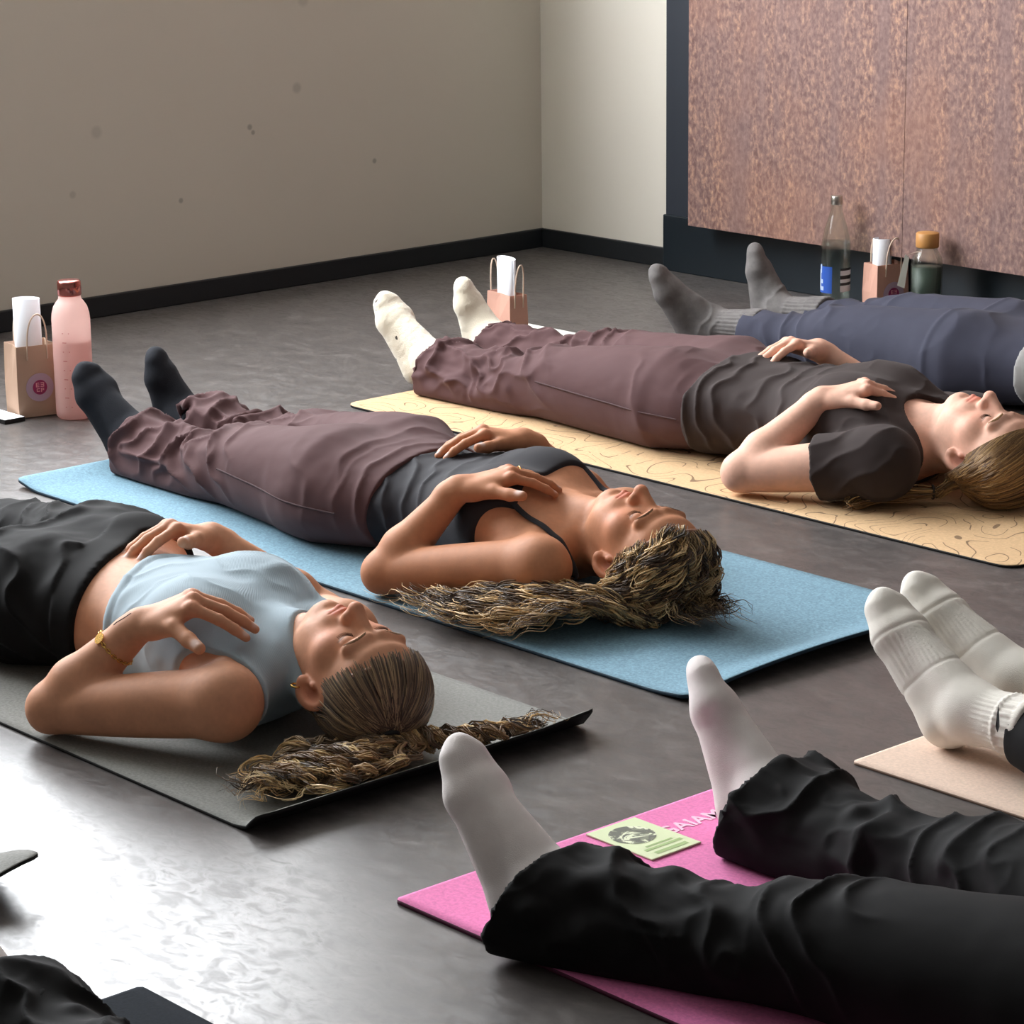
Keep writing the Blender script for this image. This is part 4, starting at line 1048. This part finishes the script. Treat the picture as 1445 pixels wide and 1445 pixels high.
# rings and bracelet
hn = QB['hands'][0]
ring_on(QB, 'ring', hn['knuck'][2]+hn['fd']*.018-hn['n']*.003, hn['fd'], .0098, .0013, m_gold)
fw = PB['far']; dW = unit(np.array(fw['W'])-np.array(fw['E']))
ring_on(QB, 'bracelet', np.array(fw['W'])-dW*.035, dW, .0262, .0011, m_gold)
# ================================================================== person in front: light blue crop top, black trousers
PA = dict(label='person in light blue crop top and black trousers lying on the grey mat', zb=.006, T=(-3.055, 2.325, .006), sh=.38, H=(-3.075, 2.342, .037), tilt=-11, turn=-3, roll=-3, hs=.985, skin=SKIN_A, nail=(.75, .56, .50), breast=1.08, thick=1.02,
    near=dict(S=(-3.025, 2.158, .090), E=(-3.285, 2.045, .046), W=(-3.190, 2.135, .172), K=(-3.132, 2.190, .212), n=(-.22, -.48, .85), f=(.068, .080, -.028), curl=(6, 10, 6), splay=(9, 3, -3, -9), thumb=(.95, -.02, -.25), s=1.04, hs=1.05),
    far=dict(S=(-3.165, 2.482, .088), E=(-3.365, 2.600, .048), W=(-3.492, 2.480, .176), K=(-3.502, 2.405, .206), n=(-.10, -.10, 1), f=(-.004, -.112, -.022), curl=(6, 10, 8), hs=1.03),
    legs=[dict(hip=(-3.610, 2.238, .098), knee=(-3.985, 2.150, .085), ankle=(-4.340, 2.115, .066), heel=(-4.385, 2.12, .042), toe=(-4.47, 2.07, .186), zb=.006),
          dict(hip=(-3.610, 2.412, .098), knee=(-3.990, 2.400, .085), ankle=(-4.350, 2.360, .066), heel=(-4.395, 2.36, .042), toe=(-4.48, 2.39, .186), zb=.006)])
QA = person(PA)
LOOSE = [(0, .102, -.012, .178), (.25, .098, -.012, .172), (.5, .092, -.008, .162), (.75, .088, -.006, .154), (1.0, .084, -.004, .148), (1.4, .080, -.006, .136), (1.75, .074, -.008, .124), (1.93, .066, -.008, .116)]
def folds_A(V, N, _):
    P = PA; x, y, z = V.T; zb = .006; n1 = fbm(V*6, 3, 41); n2 = fbm(V*14, 3, 42)
    w = sm(-3.95, -3.80, x)*(1-sm(-3.47, -3.43, x+(y-2.155).clip(0, .25)*.62))
    d = w*.0105*ridge((x*.82+y*.35)*26+z*34+n1*2.8, 1.4)+(1-sm(-3.95, -3.8, x))*.009*ridge(x*18+z*22+n1*3, 1.5)+.002*n2
    band = sm(-3.475, -3.468, x+np.clip(y-2.155, 0, .25)*.62); d = d*(1-band)+band*.0025
    pk = np.exp(-(((x+3.74)/.07)**2+((y-2.52)/.05)**2)); d += pk*.016*ridge(x*30+y*55+n1*2, 1.3)
    return d*sm(.008, .04, z)
trousers(QA, LOOSE, m_black, lambda Y, Z: -3.426-.62*np.clip(Y-2.155, 0, .24)+.15*(Z-.09), folds_A, off=.008)
m_sock_plain = simple('grey_sock', lin(150, 148, 146), .9, bump=.3, bscale=500)
for i in (0, 1): sock(QA, i, m_sock_plain, PA['legs'][i]['ankle'][0]+.09, step=.005)
m_crop = m_cloth('light_blue_rib', lin(154, 170, 180), .85, sheen=.05, var=.04, rib=('DIAGONAL', 210, .14))
txA, tyA = PA['T'][:2]
def crop_folds(V, N):
    x, y, z = V.T; n = fbm(V*9, 3, 23)
    w = sm(-3.12, -3.24, x*1.0) if False else bump01(x, -3.42, -3.16, .06)
    d = w*.0032*ridge((x*.5-y*.9)*38+z*18+n*2.4, 1.5)+.001*n
    h = x+.60*np.clip(y-2.165, 0, .17)-.9*np.clip(y-2.36, 0, .2)+3.357
    d += .0028*np.exp(-((h-.010)/.007)**2)-.0016*np.exp(-((h-.022)/.004)**2)
    return d*sm(.01, .035, z)
shirt(QA, m_crop, lambda Y, Z: -3.357-.60*np.clip(Y-2.165, 0, .17)+.9*np.clip(Y-2.36, 0, .2)+0*Z, .0055, 'crop_top', collar=1,
    neck=[lambda X, Y, Z: X-(txA+.002+.85*(.145-np.clip(Z, .045, .3)))+0*Y],
    arm=[lambda X, Y, Z, q=q: (1-np.sqrt(((X-(txA+.015))/.245)**2+(((Y-tyA)*q-.262)/.140)**2))*.14+0*Z for q in (-1, 1)], disp=crop_folds)
tp = np.array(PA['near']['W'])+(np.array(PA['near']['E'])-np.array(PA['near']['W']))*.10
tq = [tp+np.array(o) for o in ((.012, -.002, .03), (.004, -.012, .026), (-.006, -.02, .02), (-.010, -.020, .012), (-.010, -.026, .018))]
for _ in range(6):
    dd = QA['v'].sample(np.array(tq)); gd = unit(np.array([-.3, -.7, .6])); tq = [p-gd*(float(x)-.0001) for p, x in zip(tq, dd)]
V, F, _ = tubes([catmull(tq[:3], 10), catmull([tq[2], tq[4]], 4)], [np.full(10, .0007), np.full(4, .0008)], 4, None); mesh_obj('tattoo', V, F, simple('tattoo_ink', lin(40, 34, 36), .6), QA['root'])
brows(QA, lin(120, 90, 66)); lashes(QA)
capA = scalp_cap(QA, .0055, lambda a, f, l: hairline(a, f, l, .172), None, None)
tieA = np.array([-2.852, 2.312, .050])
def matz_A(x, y): return .0055+sm(-2.805, -2.765, x)*(.026+.006*sm(2.5, 2.625, y))
def hair_A():
    paths, rad, cols = [], [], []
    pal = [(92, 76, 62), (128, 106, 82), (160, 136, 104), (70, 56, 46), (108, 88, 68)]
    pick = lambda p=pal: np.array(lin(*p[rng.integers(0, len(p))]))
    tl = (tieA-QA['g'](.132, .084, 0))@QA['fr'].T
    for k in range(240):     # from behind the ears and the nape to the tie
        u = rng.uniform(0, 1); d0 = np.array([-.055+.075*u+rng.normal(0, .004), -.055+.02*u+rng.normal(0, .005), (.066 if rng.random() < .8 else -.066)]); d1 = unit(tl)+rng.normal(0, .06, 3)
        P0 = catmull(np.vstack([slerp_path(QA, d0, d1, 8, .0052, .0085), (tieA+rng.normal(0, .004, 3))[None]]), 26); P0[:, 2] = np.maximum(P0[:, 2], .009); paths.append(P0); r = rng.uniform(.0007, .0016); rad.append(r*np.r_[np.linspace(.4, 1, 6), np.ones(20)]); cols.append(pick())
    for k in range(420):     # slicked back from the hairline to the tie
        th = rng.uniform(-1, 1); e = abs(th)
        a0 = .178-.052*e**1.3+rng.normal(0, .003); l0 = .077*math.sin(th*1.57); f0 = .150-.052*e**1.5+rng.normal(0, .003)
        if rng.random() < .25: f0 -= .05*rng.random(); a0 += .02*rng.random()*(1-e)
        d0 = np.array([a0-.132, f0-.084, l0])
        d1 = unit(tl)+rng.normal(0, .07, 3)
        via = unit(d0/np.linalg.norm(d0)+unit(tl))*1.0+np.array([.25, 0, .10*np.sign(th)])*e
        sp = slerp_path(QA, d0, d1, 9, .0052, .0085, via=unit(via))
        pts = np.vstack([sp, (tieA+rng.normal(0, .004, 3))[None]])
        P0 = catmull(pts, 30); paths.append(P0); r = rng.uniform(.0007, .0016); rad.append(r*np.r_[np.linspace(.4, 1, 6), np.ones(24)]); cols.append(pick())
    tpal = [(178, 144, 98), (216, 182, 128), (142, 110, 74), (236, 208, 158), (100, 78, 56)]
    st = (paths, rad, cols)
    def tail(n, ctrl, spread, amp, lam, dark=0, start=None, per=12, sc=1.0):
        for k in range(n):
            o = rng.normal(0, 1, 3); pts = [(tieA if start is None else np.array(start)+rng.normal(0, 1, 3)*[.014, .014, .008])+rng.normal(0, .003, 3)]
            for i, c in enumerate(ctrl):
                s = spread*(i+1)/len(ctrl); p = np.array(c)+o*np.array([s, s, .3*s])+rng.normal(0, .010, 3)*np.array([1, 1, .3]); p[2] = max(p[2], matz_A(p[0], p[1])+.008+.014*rng.random()); pts.append(p)
            lock(st, pts, per, .004, .0085*sc, rng.uniform(.7, 1.35)*amp, lam*rng.uniform(.8, 1.3), rng.uniform(0, 6.3), pick(pal if rng.random() < dark else tpal), .0007, .0015, matz_A, 46, .04, .35)
    tail(10, [(-2.832, 2.290, .040), (-2.812, 2.240, .030), (-2.815, 2.175, .028), (-2.860, 2.110, .026)], .022, .011, .050, .2)
    tail(18, [(-2.835, 2.260, .040), (-2.828, 2.200, .040), (-2.842, 2.140, .036), (-2.872, 2.090, .024)], .026, .015, .045, .1)
    tail(12, [(-2.850, 2.235, .040), (-2.850, 2.170, .042), (-2.868, 2.115, .032), (-2.892, 2.072, .020)], .024, .015, .042, .0)
    tail(18, [(-2.925, 2.225, .036), (-2.915, 2.185, .028), (-2.900, 2.140, .024), (-2.880, 2.10, .020)], .024, .010, .05, .85, start=(-2.910, 2.262, .030))
    tail(11, [(-2.818, 2.372, .036), (-2.806, 2.44, .030), (-2.798, 2.50, .026), (-2.795, 2.560, .024)], .014, .013, .045, .1)
    tail(8, [(-2.820, 2.315, .042), (-2.800, 2.285, .032), (-2.785, 2.245, .024), (-2.790, 2.205, .020)], .010, .004, .06, .0)
    V2, F2 = capA; c2 = cap_cols(QA, V2, lambda a, f, l: hairline(a, f, l, .172), lin(74, 58, 46), .022)
    hair_obj(QA, paths, rad, cols, 'hair', 5, (V2, F2, c2))
hair_A()
ring_on(QA, 'hair_tie', tieA+[.002, -.002, -.002], (.6, -.2, -.6), .0125, .0035, simple('black_hair_tie', lin(16, 15, 16), .7))
# bracelet, earring, ring finger nail detail
dA = unit(np.array(PA['near']['W'])-np.array(PA['near']['E'])); bp = np.array(PA['near']['W'])-dA*.050
def chain(Q, name, p, ax, r, th, mat, n=34):
    ax = unit(ax); e = unit(np.cross(ax, [0, 0, 1.])); f = np.cross(ax, e); Vs, Fs, off = [], [], 0
    for k in range(n):
        a = 2*math.pi*k/n; c = np.array(p)+r*(math.cos(a)*e+math.sin(a)*f); t_ = -math.sin(a)*e+math.cos(a)*f; o2 = ax if k % 2 else unit(c-p)
        pts = [c+t_*.0042*math.cos(q)+o2*.0026*math.sin(q) for q in np.linspace(0, 2*math.pi, 11)]
        V, F, _ = tubes([np.array(pts)], [np.full(11, th)], 5); Vs.append(V); Fs.append(F+off); off += len(V)
    return mesh_obj(name, np.vstack(Vs), np.vstack(Fs), mat, Q['root'])
br = chain(QA, 'bracelet', bp, dA, .0300, .0009, m_gold)
side = unit(np.cross(dA, [0, 0, 1.])); upv = np.cross(side, dA); mdir = unit(side*.55+upv*.8); mc = bp+mdir*.0315
e1, e2 = dA, unit(np.cross(mdir, dA)); th = np.linspace(0, 2*np.pi, 28, endpoint=False)
mesh_obj('medallion', [mc+h*mdir+.0085*(math.cos(a)*e1+math.sin(a)*e2) for h in (0, .0016) for a in th], [list(range(28))[::-1], list(range(28, 56))]+[[k, (k+1) % 28, 28+(k+1) % 28, 28+k] for k in range(28)], m_gold, br, False)
ec = QA['g'](.072, .074, .083); tt = np.linspace(0, 2*np.pi, 25)
V, F, _ = tubes([np.array([ec+QA['fr'][0]*.0062*math.cos(a)+QA['fr'][2]*.0062*math.sin(a) for a in tt])], [np.full(25, .0016)], 6); mesh_obj('earring', V, F, m_gold, QA['root'])
# ================================================================== person behind: brown tee, maroon trousers
PC = dict(label='person in brown t-shirt and maroon trousers lying on the tan cork mat', zb=.005, T=(-3.31, 4.045, .005), sh=.22, H=(-3.312, 4.035, .040), tilt=-11, turn=-1, roll=-2, skin=SKIN_C, wide=1.06, breast=1.1, thick=1.04, hs=1.0,
    near=dict(S=(-3.31, 3.868, .090), E=(-3.555, 3.752, .048), W=(-3.488, 3.900, .178), K=(-3.424, 3.955, .208), n=(-.25, -.42, .88), f=(.010, .090, -.020), curl=(7, 10, 7), splay=(7, 2, -3, -8), s=1.05),
    far=dict(S=(-3.38, 4.215, .090), E=(-3.63, 4.335, .048), W=(-3.780, 4.215, .186), K=(-3.792, 4.135, .212), n=(-.10, -.10, 1), f=(-.015, -.115, -.024), curl=(5, 9, 7), hs=1.02),
    legs=[dict(hip=(-3.935, 3.955, .100), knee=(-4.325, 3.945, .086), ankle=(-4.700, 3.955, .068), heel=(-4.748, 3.962, .044), toe=(-4.850, 3.945, .188), zb=.005),
          dict(hip=(-3.935, 4.135, .100), knee=(-4.370, 4.165, .086), ankle=(-4.785, 4.205, .070), heel=(-4.830, 4.215, .046), toe=(-4.860, 4.186, .190), lat=(.55, -.8, .1), zb=.005)])
QC = person(PC)
trousers(QC, [FLARE, FLARE_FAR], m_maroon, lambda Y, Z: -3.78+0*Y+0*Z, flare_folds(QC, 1.15, 17), poff=.004)
side_seam(QC, 0, -4.26, -3.83, .100, .090, m_seam)
t = NT('cream_fluffy_sock'); co = t.coord(); sp = t.math('GREATER_THAN', t.noise(co, 34, 1, .4), .745); t.color(t.mix(sp, lin(232, 222, 202), lin(86, 80, 72))); t.rough(.95); t.b.inputs['Sheen Weight'].default_value = .4; t.bump(t.noise(co, 320, 3), .6, .002); m_cream = t.m
for i in (0, 1): sock(QC, i, m_cream, PC['legs'][i]['ankle'][0]+.05, off=.005, disp=lambda V, N: .0007*fbm(V*120, 2, 9))
m_tee = m_cloth('dark_brown_tee', lin(56, 47, 46), .85, sheen=.04)
txC, tyC = PC['T'][:2]
def tee_folds(V, N):
    x, y, z = V.T; n = fbm(V*8, 3, 31); w = bump01(x, -3.84, -3.58, .05)
    d = w*.0070*ridge(x*50+y*10+z*18+n*2.4, 1.5)+.0026*bump01(x, -3.58, -3.34, .05)*ridge(x*22+y*26+n*2.6, 1.5)+.0012*n
    sl_ = sm(.14, .19, np.abs(y-tyC))*sm(-3.46, -3.40, x); d += sl_*.004*ridge(x*40-z*36+n*2, 1.4)
    return d*sm(.008, .035, z)
shirt(QC, m_tee, lambda Y, Z: -3.822-.10*np.clip(Y-3.9, 0, .2)+0*Z, .0115, 't_shirt', sleeve=.44, disp=tee_folds,
    neck=[lambda X, Y, Z: np.minimum(.089-np.sqrt((X-(txC-.005))**2+(Y-tyC)**2+((Z-.11)*.75)**2), 9)])
brows(QC, lin(150, 118, 84)); lashes(QC)
capC = scalp_cap(QC, .009, lambda a, f, l: hairline(a, f, l, .172, ear=.092), None, None)
def hair_C():
    paths, rad, cols = [], [], []
    pal = [(150, 116, 72), (118, 88, 54), (178, 142, 92), (96, 70, 44), (134, 102, 64)]
    pick = lambda: np.array(lin(*pal[rng.integers(0, 5)]))
    nape = np.array([-3.245, 3.955, .030])
    tl = (nape-QC['g'](.132, .084, 0))@QC['fr'].T
    for k in range(700):
        th = rng.uniform(-.55, 1); e = abs(th)
        a0 = .180-.060*e**1.3; l0 = .077*math.sin(th*1.57); f0 = .152-.058*e**1.5
        if rng.random() < .35: f0 -= .05*rng.random(); a0 += .03*rng.random()
        d0 = np.array([a0-.132, f0-.084, l0]); d1 = unit(tl)+rng.normal(0, .05, 3)
        via = unit(unit(d0)+unit(tl)+np.array([.55*rng.uniform(.3, 1.2)*(1-e*.3), -.15, .5]))
        sp = slerp_path(QC, d0, d1, 9, .009, .011, via=via)
        P0 = catmull(np.vstack([sp, nape[None]+rng.normal(0, .004, 3)]), 30); paths.append(P0); r = rng.uniform(.0008, .0017); rad.append(r*np.r_[np.linspace(.4, 1, 6), np.ones(24)]); cols.append(pick())
    for k in range(110):
        o = rng.normal(0, 1, 3); s = .007
        c = [nape, (-3.275, 3.915, .030), (-3.305, 3.873, .028), (-3.325, 3.838, .022), (-3.330, 3.815, .016)]
        pts = [np.array(q)+o*s*(1.1 if i else .6)*np.array([1, 1, .7]) for i, q in enumerate(c)]
        if k % 9 == 0: pts.append(np.array([-3.322, 3.80, .018])); pts.append(np.array([-3.310, 3.812, .022]))
        P0 = wavy(catmull(pts, 34), .003, .08, k*.11, .05, .011); paths.append(P0); r = rng.uniform(.0009, .0017); rad.append(r*np.r_[np.ones(24), np.linspace(1, .15, 10)]); cols.append(pick())
    V2, F2 = capC; c2 = cap_cols(QC, V2, lambda a, f, l: hairline(a, f, l, .172, ear=.092), lin(112, 84, 52))
    hair_obj(QC, paths, rad, cols, 'hair', 5, (V2, F2, c2))
hair_C()
ring_on(QC, 'hair_tie', (-3.252, 3.948, .030), (.6, .7, 0), .0115, .003, simple('brown_hair_tie', lin(40, 30, 24), .7))
# ================================================================== people seen only by their legs
def simple_person(label, tx, ty, zb, legs, prof, trou, sockm, topm, sleeve, seed, skin, hair_c, socktop=.09, sockoff=.004, folds=None, sock_disp=None, hollow=.10, hem=.50, hemcut=None, res=1.0, near=None, far=None, **kw):
    dn = dict(S=(tx-.035, ty-.163, zb+.083), E=(tx-.30, ty-.275, zb+.045), W=(tx-.34, ty-.125, zb+.176), K=(tx-.355, ty-.04, zb+.204), n=(-.1, .1, 1), f=(-.02, .1, -.03))
    df = dict(S=(tx-.035, ty+.163, zb+.083), E=(tx-.30, ty+.275, zb+.045), W=(tx-.385, ty+.12, zb+.176), K=(tx-.405, ty+.04, zb+.204), n=(-.1, -.1, 1), f=(-.02, -.1, -.03))
    P = dict(label=label, zb=zb, T=(tx, ty, zb), H=(tx-.005, ty, zb+.022), tilt=-6, skin=skin, legs=legs, head=False, near=near or dn, far=far or df, res=res, **kw)
    Q = person(P)
    trousers(Q, prof, trou, lambda Y, Z: tx-hem+.05+0*Y+0*Z, folds(Q) if folds else flare_folds(Q, .85, seed, .25), step=.0038, hemcut=hemcut, hollow=hollow, poff=.007)
    for i in (0, 1): sock(Q, i, sockm, legs[i]['ankle'][0]+socktop, off=sockoff, disp=sock_disp(i, Q) if sock_disp else None)
    shirt(Q, topm, lambda Y, Z: tx-hem+0*Y+0*Z, .010, 'sweater', sleeve=sleeve, neck=[lambda X, Y, Z: .085-np.sqrt((X-tx)**2+(Y-ty)**2+((Z-.11)*.7)**2)], step=.006)
    V2, F2 = scalp_cap(Q, .014, lambda a, f, l: hairline(a, f, l), None, None, step=.006)
    mesh_obj('hair', V2, F2, M['hair'], Q['root'], True, cols=np.tile(hair_c, (len(V2), 1))*(1+.3*vnoise(V2*np.array([40, 160, 160]))[:, None]))
    return Q
def leg(hip, knee, ankle, heel, toe, zb, lat=None): return dict(lat=lat, hip=hip, knee=knee, ankle=ankle, heel=heel, toe=toe, zb=zb)
# person on the pink mat
z = .006
BELL = [(0, .098, -.012, .184), (.25, .092, -.012, .176), (.5, .083, -.008, .163), (.75, .076, -.006, .150), (.97, .071, -.004, .138), (1.12, .066, -.006, .118), (1.35, .066, -.024, .101), (1.6, .075, -.032, .103), (1.8, .086, -.036, .112), (2.06, .102, -.030, .134)]
t = NT('white_sock'); co = t.coord(); t.color(t.mix(t.noise(co, 30, 3), lin(216, 206, 204), lin(240, 234, 232))); t.rough(.95); t.bump(t.noise(co, 700, 2), .5, .001); m_wsock = t.m
QE = simple_person('person in white socks and black bell bottom trousers on the pink mat', -.955, 2.305, z,
    [leg((-1.555, 2.215, .098), (-1.925, 2.150, .088), (-2.255, 2.062, .070), (-2.298, 2.058, .044), (-2.415, 2.062, .203), z), leg((-1.555, 2.395, .098), (-1.925, 2.435, .088), (-2.285, 2.468, .070), (-2.328, 2.472, .044), (-2.440, 2.498, .198), z, (.80, -.6, .1))],
    BELL, m_black, m_wsock, m_cloth('dark_grey_sweater', lin(60, 60, 64)), .5, 51, SKIN_A, lin(70, 50, 36), socktop=.085, hemcut=[(.26, 0), (.30, 0)])
# person on the beige mat
t = NT('white_ribbed_sock'); co = t.coord(); t.color(t.mix(t.noise(co, 24, 3), lin(214, 208, 198), lin(236, 232, 224))); t.rough(.95); t.bump(t.noise(co, 600, 2), .4, .001); m_rsock = t.m
def rib_sock(i, Q):
    l = Q['P']['legs'][i]; an, he, to = (np.array(l[k], float) for k in ('ankle', 'heel', 'toe')); kn = np.array(l['knee'])
    d = unit(to-he); u = unit(kn-an); L = np.linalg.norm(to-he); lat = unit(np.cross(d, u)); up = np.cross(lat, d)
    def f(V, N):
        s = (V-he)@d; a = (V-an)@u; r = V-an; th = np.arctan2(r@lat, r@np.cross(u, lat)); ph = np.arctan2((V-he)@lat, (V-he)@up-.02)
        calf = sm(.030, .045, a); foot = bump01(s, .065, .135, .006)*(1-sm(.02, .04, a)); rb = .0011
        out = calf*rb*np.sin(th*34)*(1-sm(.108, .114, a))+foot*rb*np.sin(ph*34)+.0028*np.exp(-((a-.079)/.0035)**2)+.0018*sm(.108, .112, a)
        out += calf*sm(.082, .09, a)*(1-sm(.104, .11, a))*.0010*np.sin(th*17)
        return out-.0016*np.exp(-((s-.145)/.003)**2)*(1-sm(.02, .03, a))-.0012*np.exp(-((s-.06)/.003)**2)*(1-sm(.02, .03, a))
    return f
z = .004
QF = simple_person('person in white ribbed ankle socks and black leggings on the beige mat', -.985, 3.01, z,
    [leg((-1.60, 2.925, .098), (-1.99, 2.885, .085), (-2.325, 2.918, .068), (-2.368, 2.925, .046), (-2.522, 2.955, .178), z), leg((-1.60, 3.10, .098), (-1.99, 3.09, .085), (-2.355, 3.062, .070), (-2.398, 3.066, .048), (-2.552, 3.065, .174), z)],
    [(r[0], r[1]-(.005 if r[0] > 1.4 else 0), r[2]+(.004 if r[0] > 1.4 else 0), r[3]-(.006 if r[0] > 1.4 else 0)) for r in SLIM if r[0] < 1.65]+[(1.72, .034, .022, .092)], m_black, m_rsock, m_cloth('navy_sweater', lin(46, 50, 62)), .5, 61, SKIN_C, lin(120, 90, 58), socktop=.118, sockoff=.006, sock_disp=rib_sock, hollow=0, folds=lambda Q: (lambda V, N, _: .0012*fbm(V*12, 2, 3)))
# tick shaped mark on the near ribbed sock
def sock_mark():
    l = QF['P']['legs'][0]; an, kn = np.array(l['ankle']), np.array(l['knee']); u = unit(kn-an)
    cam = np.array([0, 0, CAM_Z]); c0 = an+u*.094; vd = unit(cam-c0); vd = unit(vd-u*(vd@u)); e = np.cross(u, vd); r = .0512
    pts = [(-.016, .0055), (-.009, .0072), (-.002, .0048), (.016, -.0068), (.003, -.0012), (-.004, .0008), (-.009, .0012), (-.0125, .0028)]
    V = []
    for h in (0, .0008):
        for p, q in pts:
            a = p/r*1.15; V.append(c0+u*(q*1.1)+(r+h)*(math.cos(a+.05)*vd-math.sin(a+.05)*e))
    n = len(pts); F = [list(range(n)), list(range(n, 2*n))[::-1]]+[[k, (k+1) % n, n+(k+1) % n, n+k] for k in range(n)]
    sk = [o for o in QF['root'].children if o.name.startswith('sock')][0]
    mesh_obj('tick_mark', V, F, simple('black_embroidery', lin(18, 18, 20), .8), sk, False)
sock_mark()
# person by the rusted panel
t = NT('grey_sock'); co = t.coord(); t.color(t.mix(t.noise(co, 60, 4), lin(84, 80, 80), lin(122, 118, 116))); t.rough(.95); t.bump(t.noise(co, 500, 2), .5, .001); m_gsock = t.m
def cuff_sock(i, Q):
    l = Q['P']['legs'][i]; an = np.array(l['ankle']); u = unit(np.array(l['knee'])-an); e = unit(np.cross(u, [0, 0, 1.])); g = np.cross(u, e)
    def f(V, N):
        r = V-an; a = r@u; th = np.arctan2(r@e, r@g); return sm(.03, .05, a)*.0013*np.sin(th*26)+sm(.10, .106, a)*.0016+.0030*bump01(a, -.02, .05, .015)*ridge(a*90+2*fbm(V*20, 2, 4), 1.3)
    return f
m_indigo = m_cloth('navy_cotton', lin(58, 59, 73), .85, sheen=.04, var=.08)
def folds_D(Q):
    def f(V, N, _):
        x, y, z_ = V.T; n1 = fbm(V*6, 3, 71); w = bump01(x, -4.42, -4.12, .06)
        return (w*.0075*ridge(x*24+z_*30+n1*2.6, 1.5)+.0025*ridge(x*16+y*8+n1*2.5, 1.6)+.003*np.exp(-((x+3.83)/.008)**2))*sm(.005, .03, z_)
    return f
QD = simple_person('person in navy trousers and grey socks lying near the rusted panel', -3.19, 4.80, 0.0,
    [leg((-3.79, 4.715, .095), (-4.18, 4.705, .098), (-4.535, 4.685, .072), (-4.580, 4.668, .046), (-4.632, 4.590, .198), 0), leg((-3.79, 4.890, .095), (-4.18, 4.920, .098), (-4.535, 4.915, .072), (-4.580, 4.918, .048), (-4.622, 4.915, .212), 0, (.6, -.75, .1))],
    [(0, .098, -.012, .182), (.3, .092, -.008, .172), (.6, .082, -.004, .160), (.9, .074, .000, .150), (1.05, .070, .0, .136), (1.25, .062, .0, .112), (1.45, .056, .0, .102), (1.70, .052, .002, .099)], m_indigo, m_gsock, m_cloth('grey_knit', lin(150, 148, 146), .9), 2, 71, SKIN_C, lin(80, 60, 44), socktop=.15, sock_disp=cuff_sock, folds=folds_D,
    hem=.435, hollow=0,
    near=dict(S=(-3.225, 4.637, .085), E=(-3.44, 4.56, .05), W=(-3.47, 4.70, .185), K=(-3.49, 4.78, .208), n=(-.1, .1, 1), f=(-.02, .1, -.03)))
# person at the bottom left corner
z = .005
QG = simple_person('person in loose black trousers at the bottom left, by the navy mat', -.98, 1.28, z,
    [leg((-1.58, 1.195, .098), (-1.96, 1.17, .09), (-2.29, 1.15, .070), (-2.335, 1.15, .044), (-2.43, 1.12, .20), z), leg((-1.58, 1.370, .098), (-2.02, 1.405, .09), (-2.375, 1.405, .068), (-2.418, 1.405, .044), (-2.52, 1.405, .19), z)],
    BELL, m_black, m_wsock, m_cloth('black_sweater', lin(40, 40, 42)), .5, 81, SKIN_B, lin(50, 38, 30), socktop=.06)
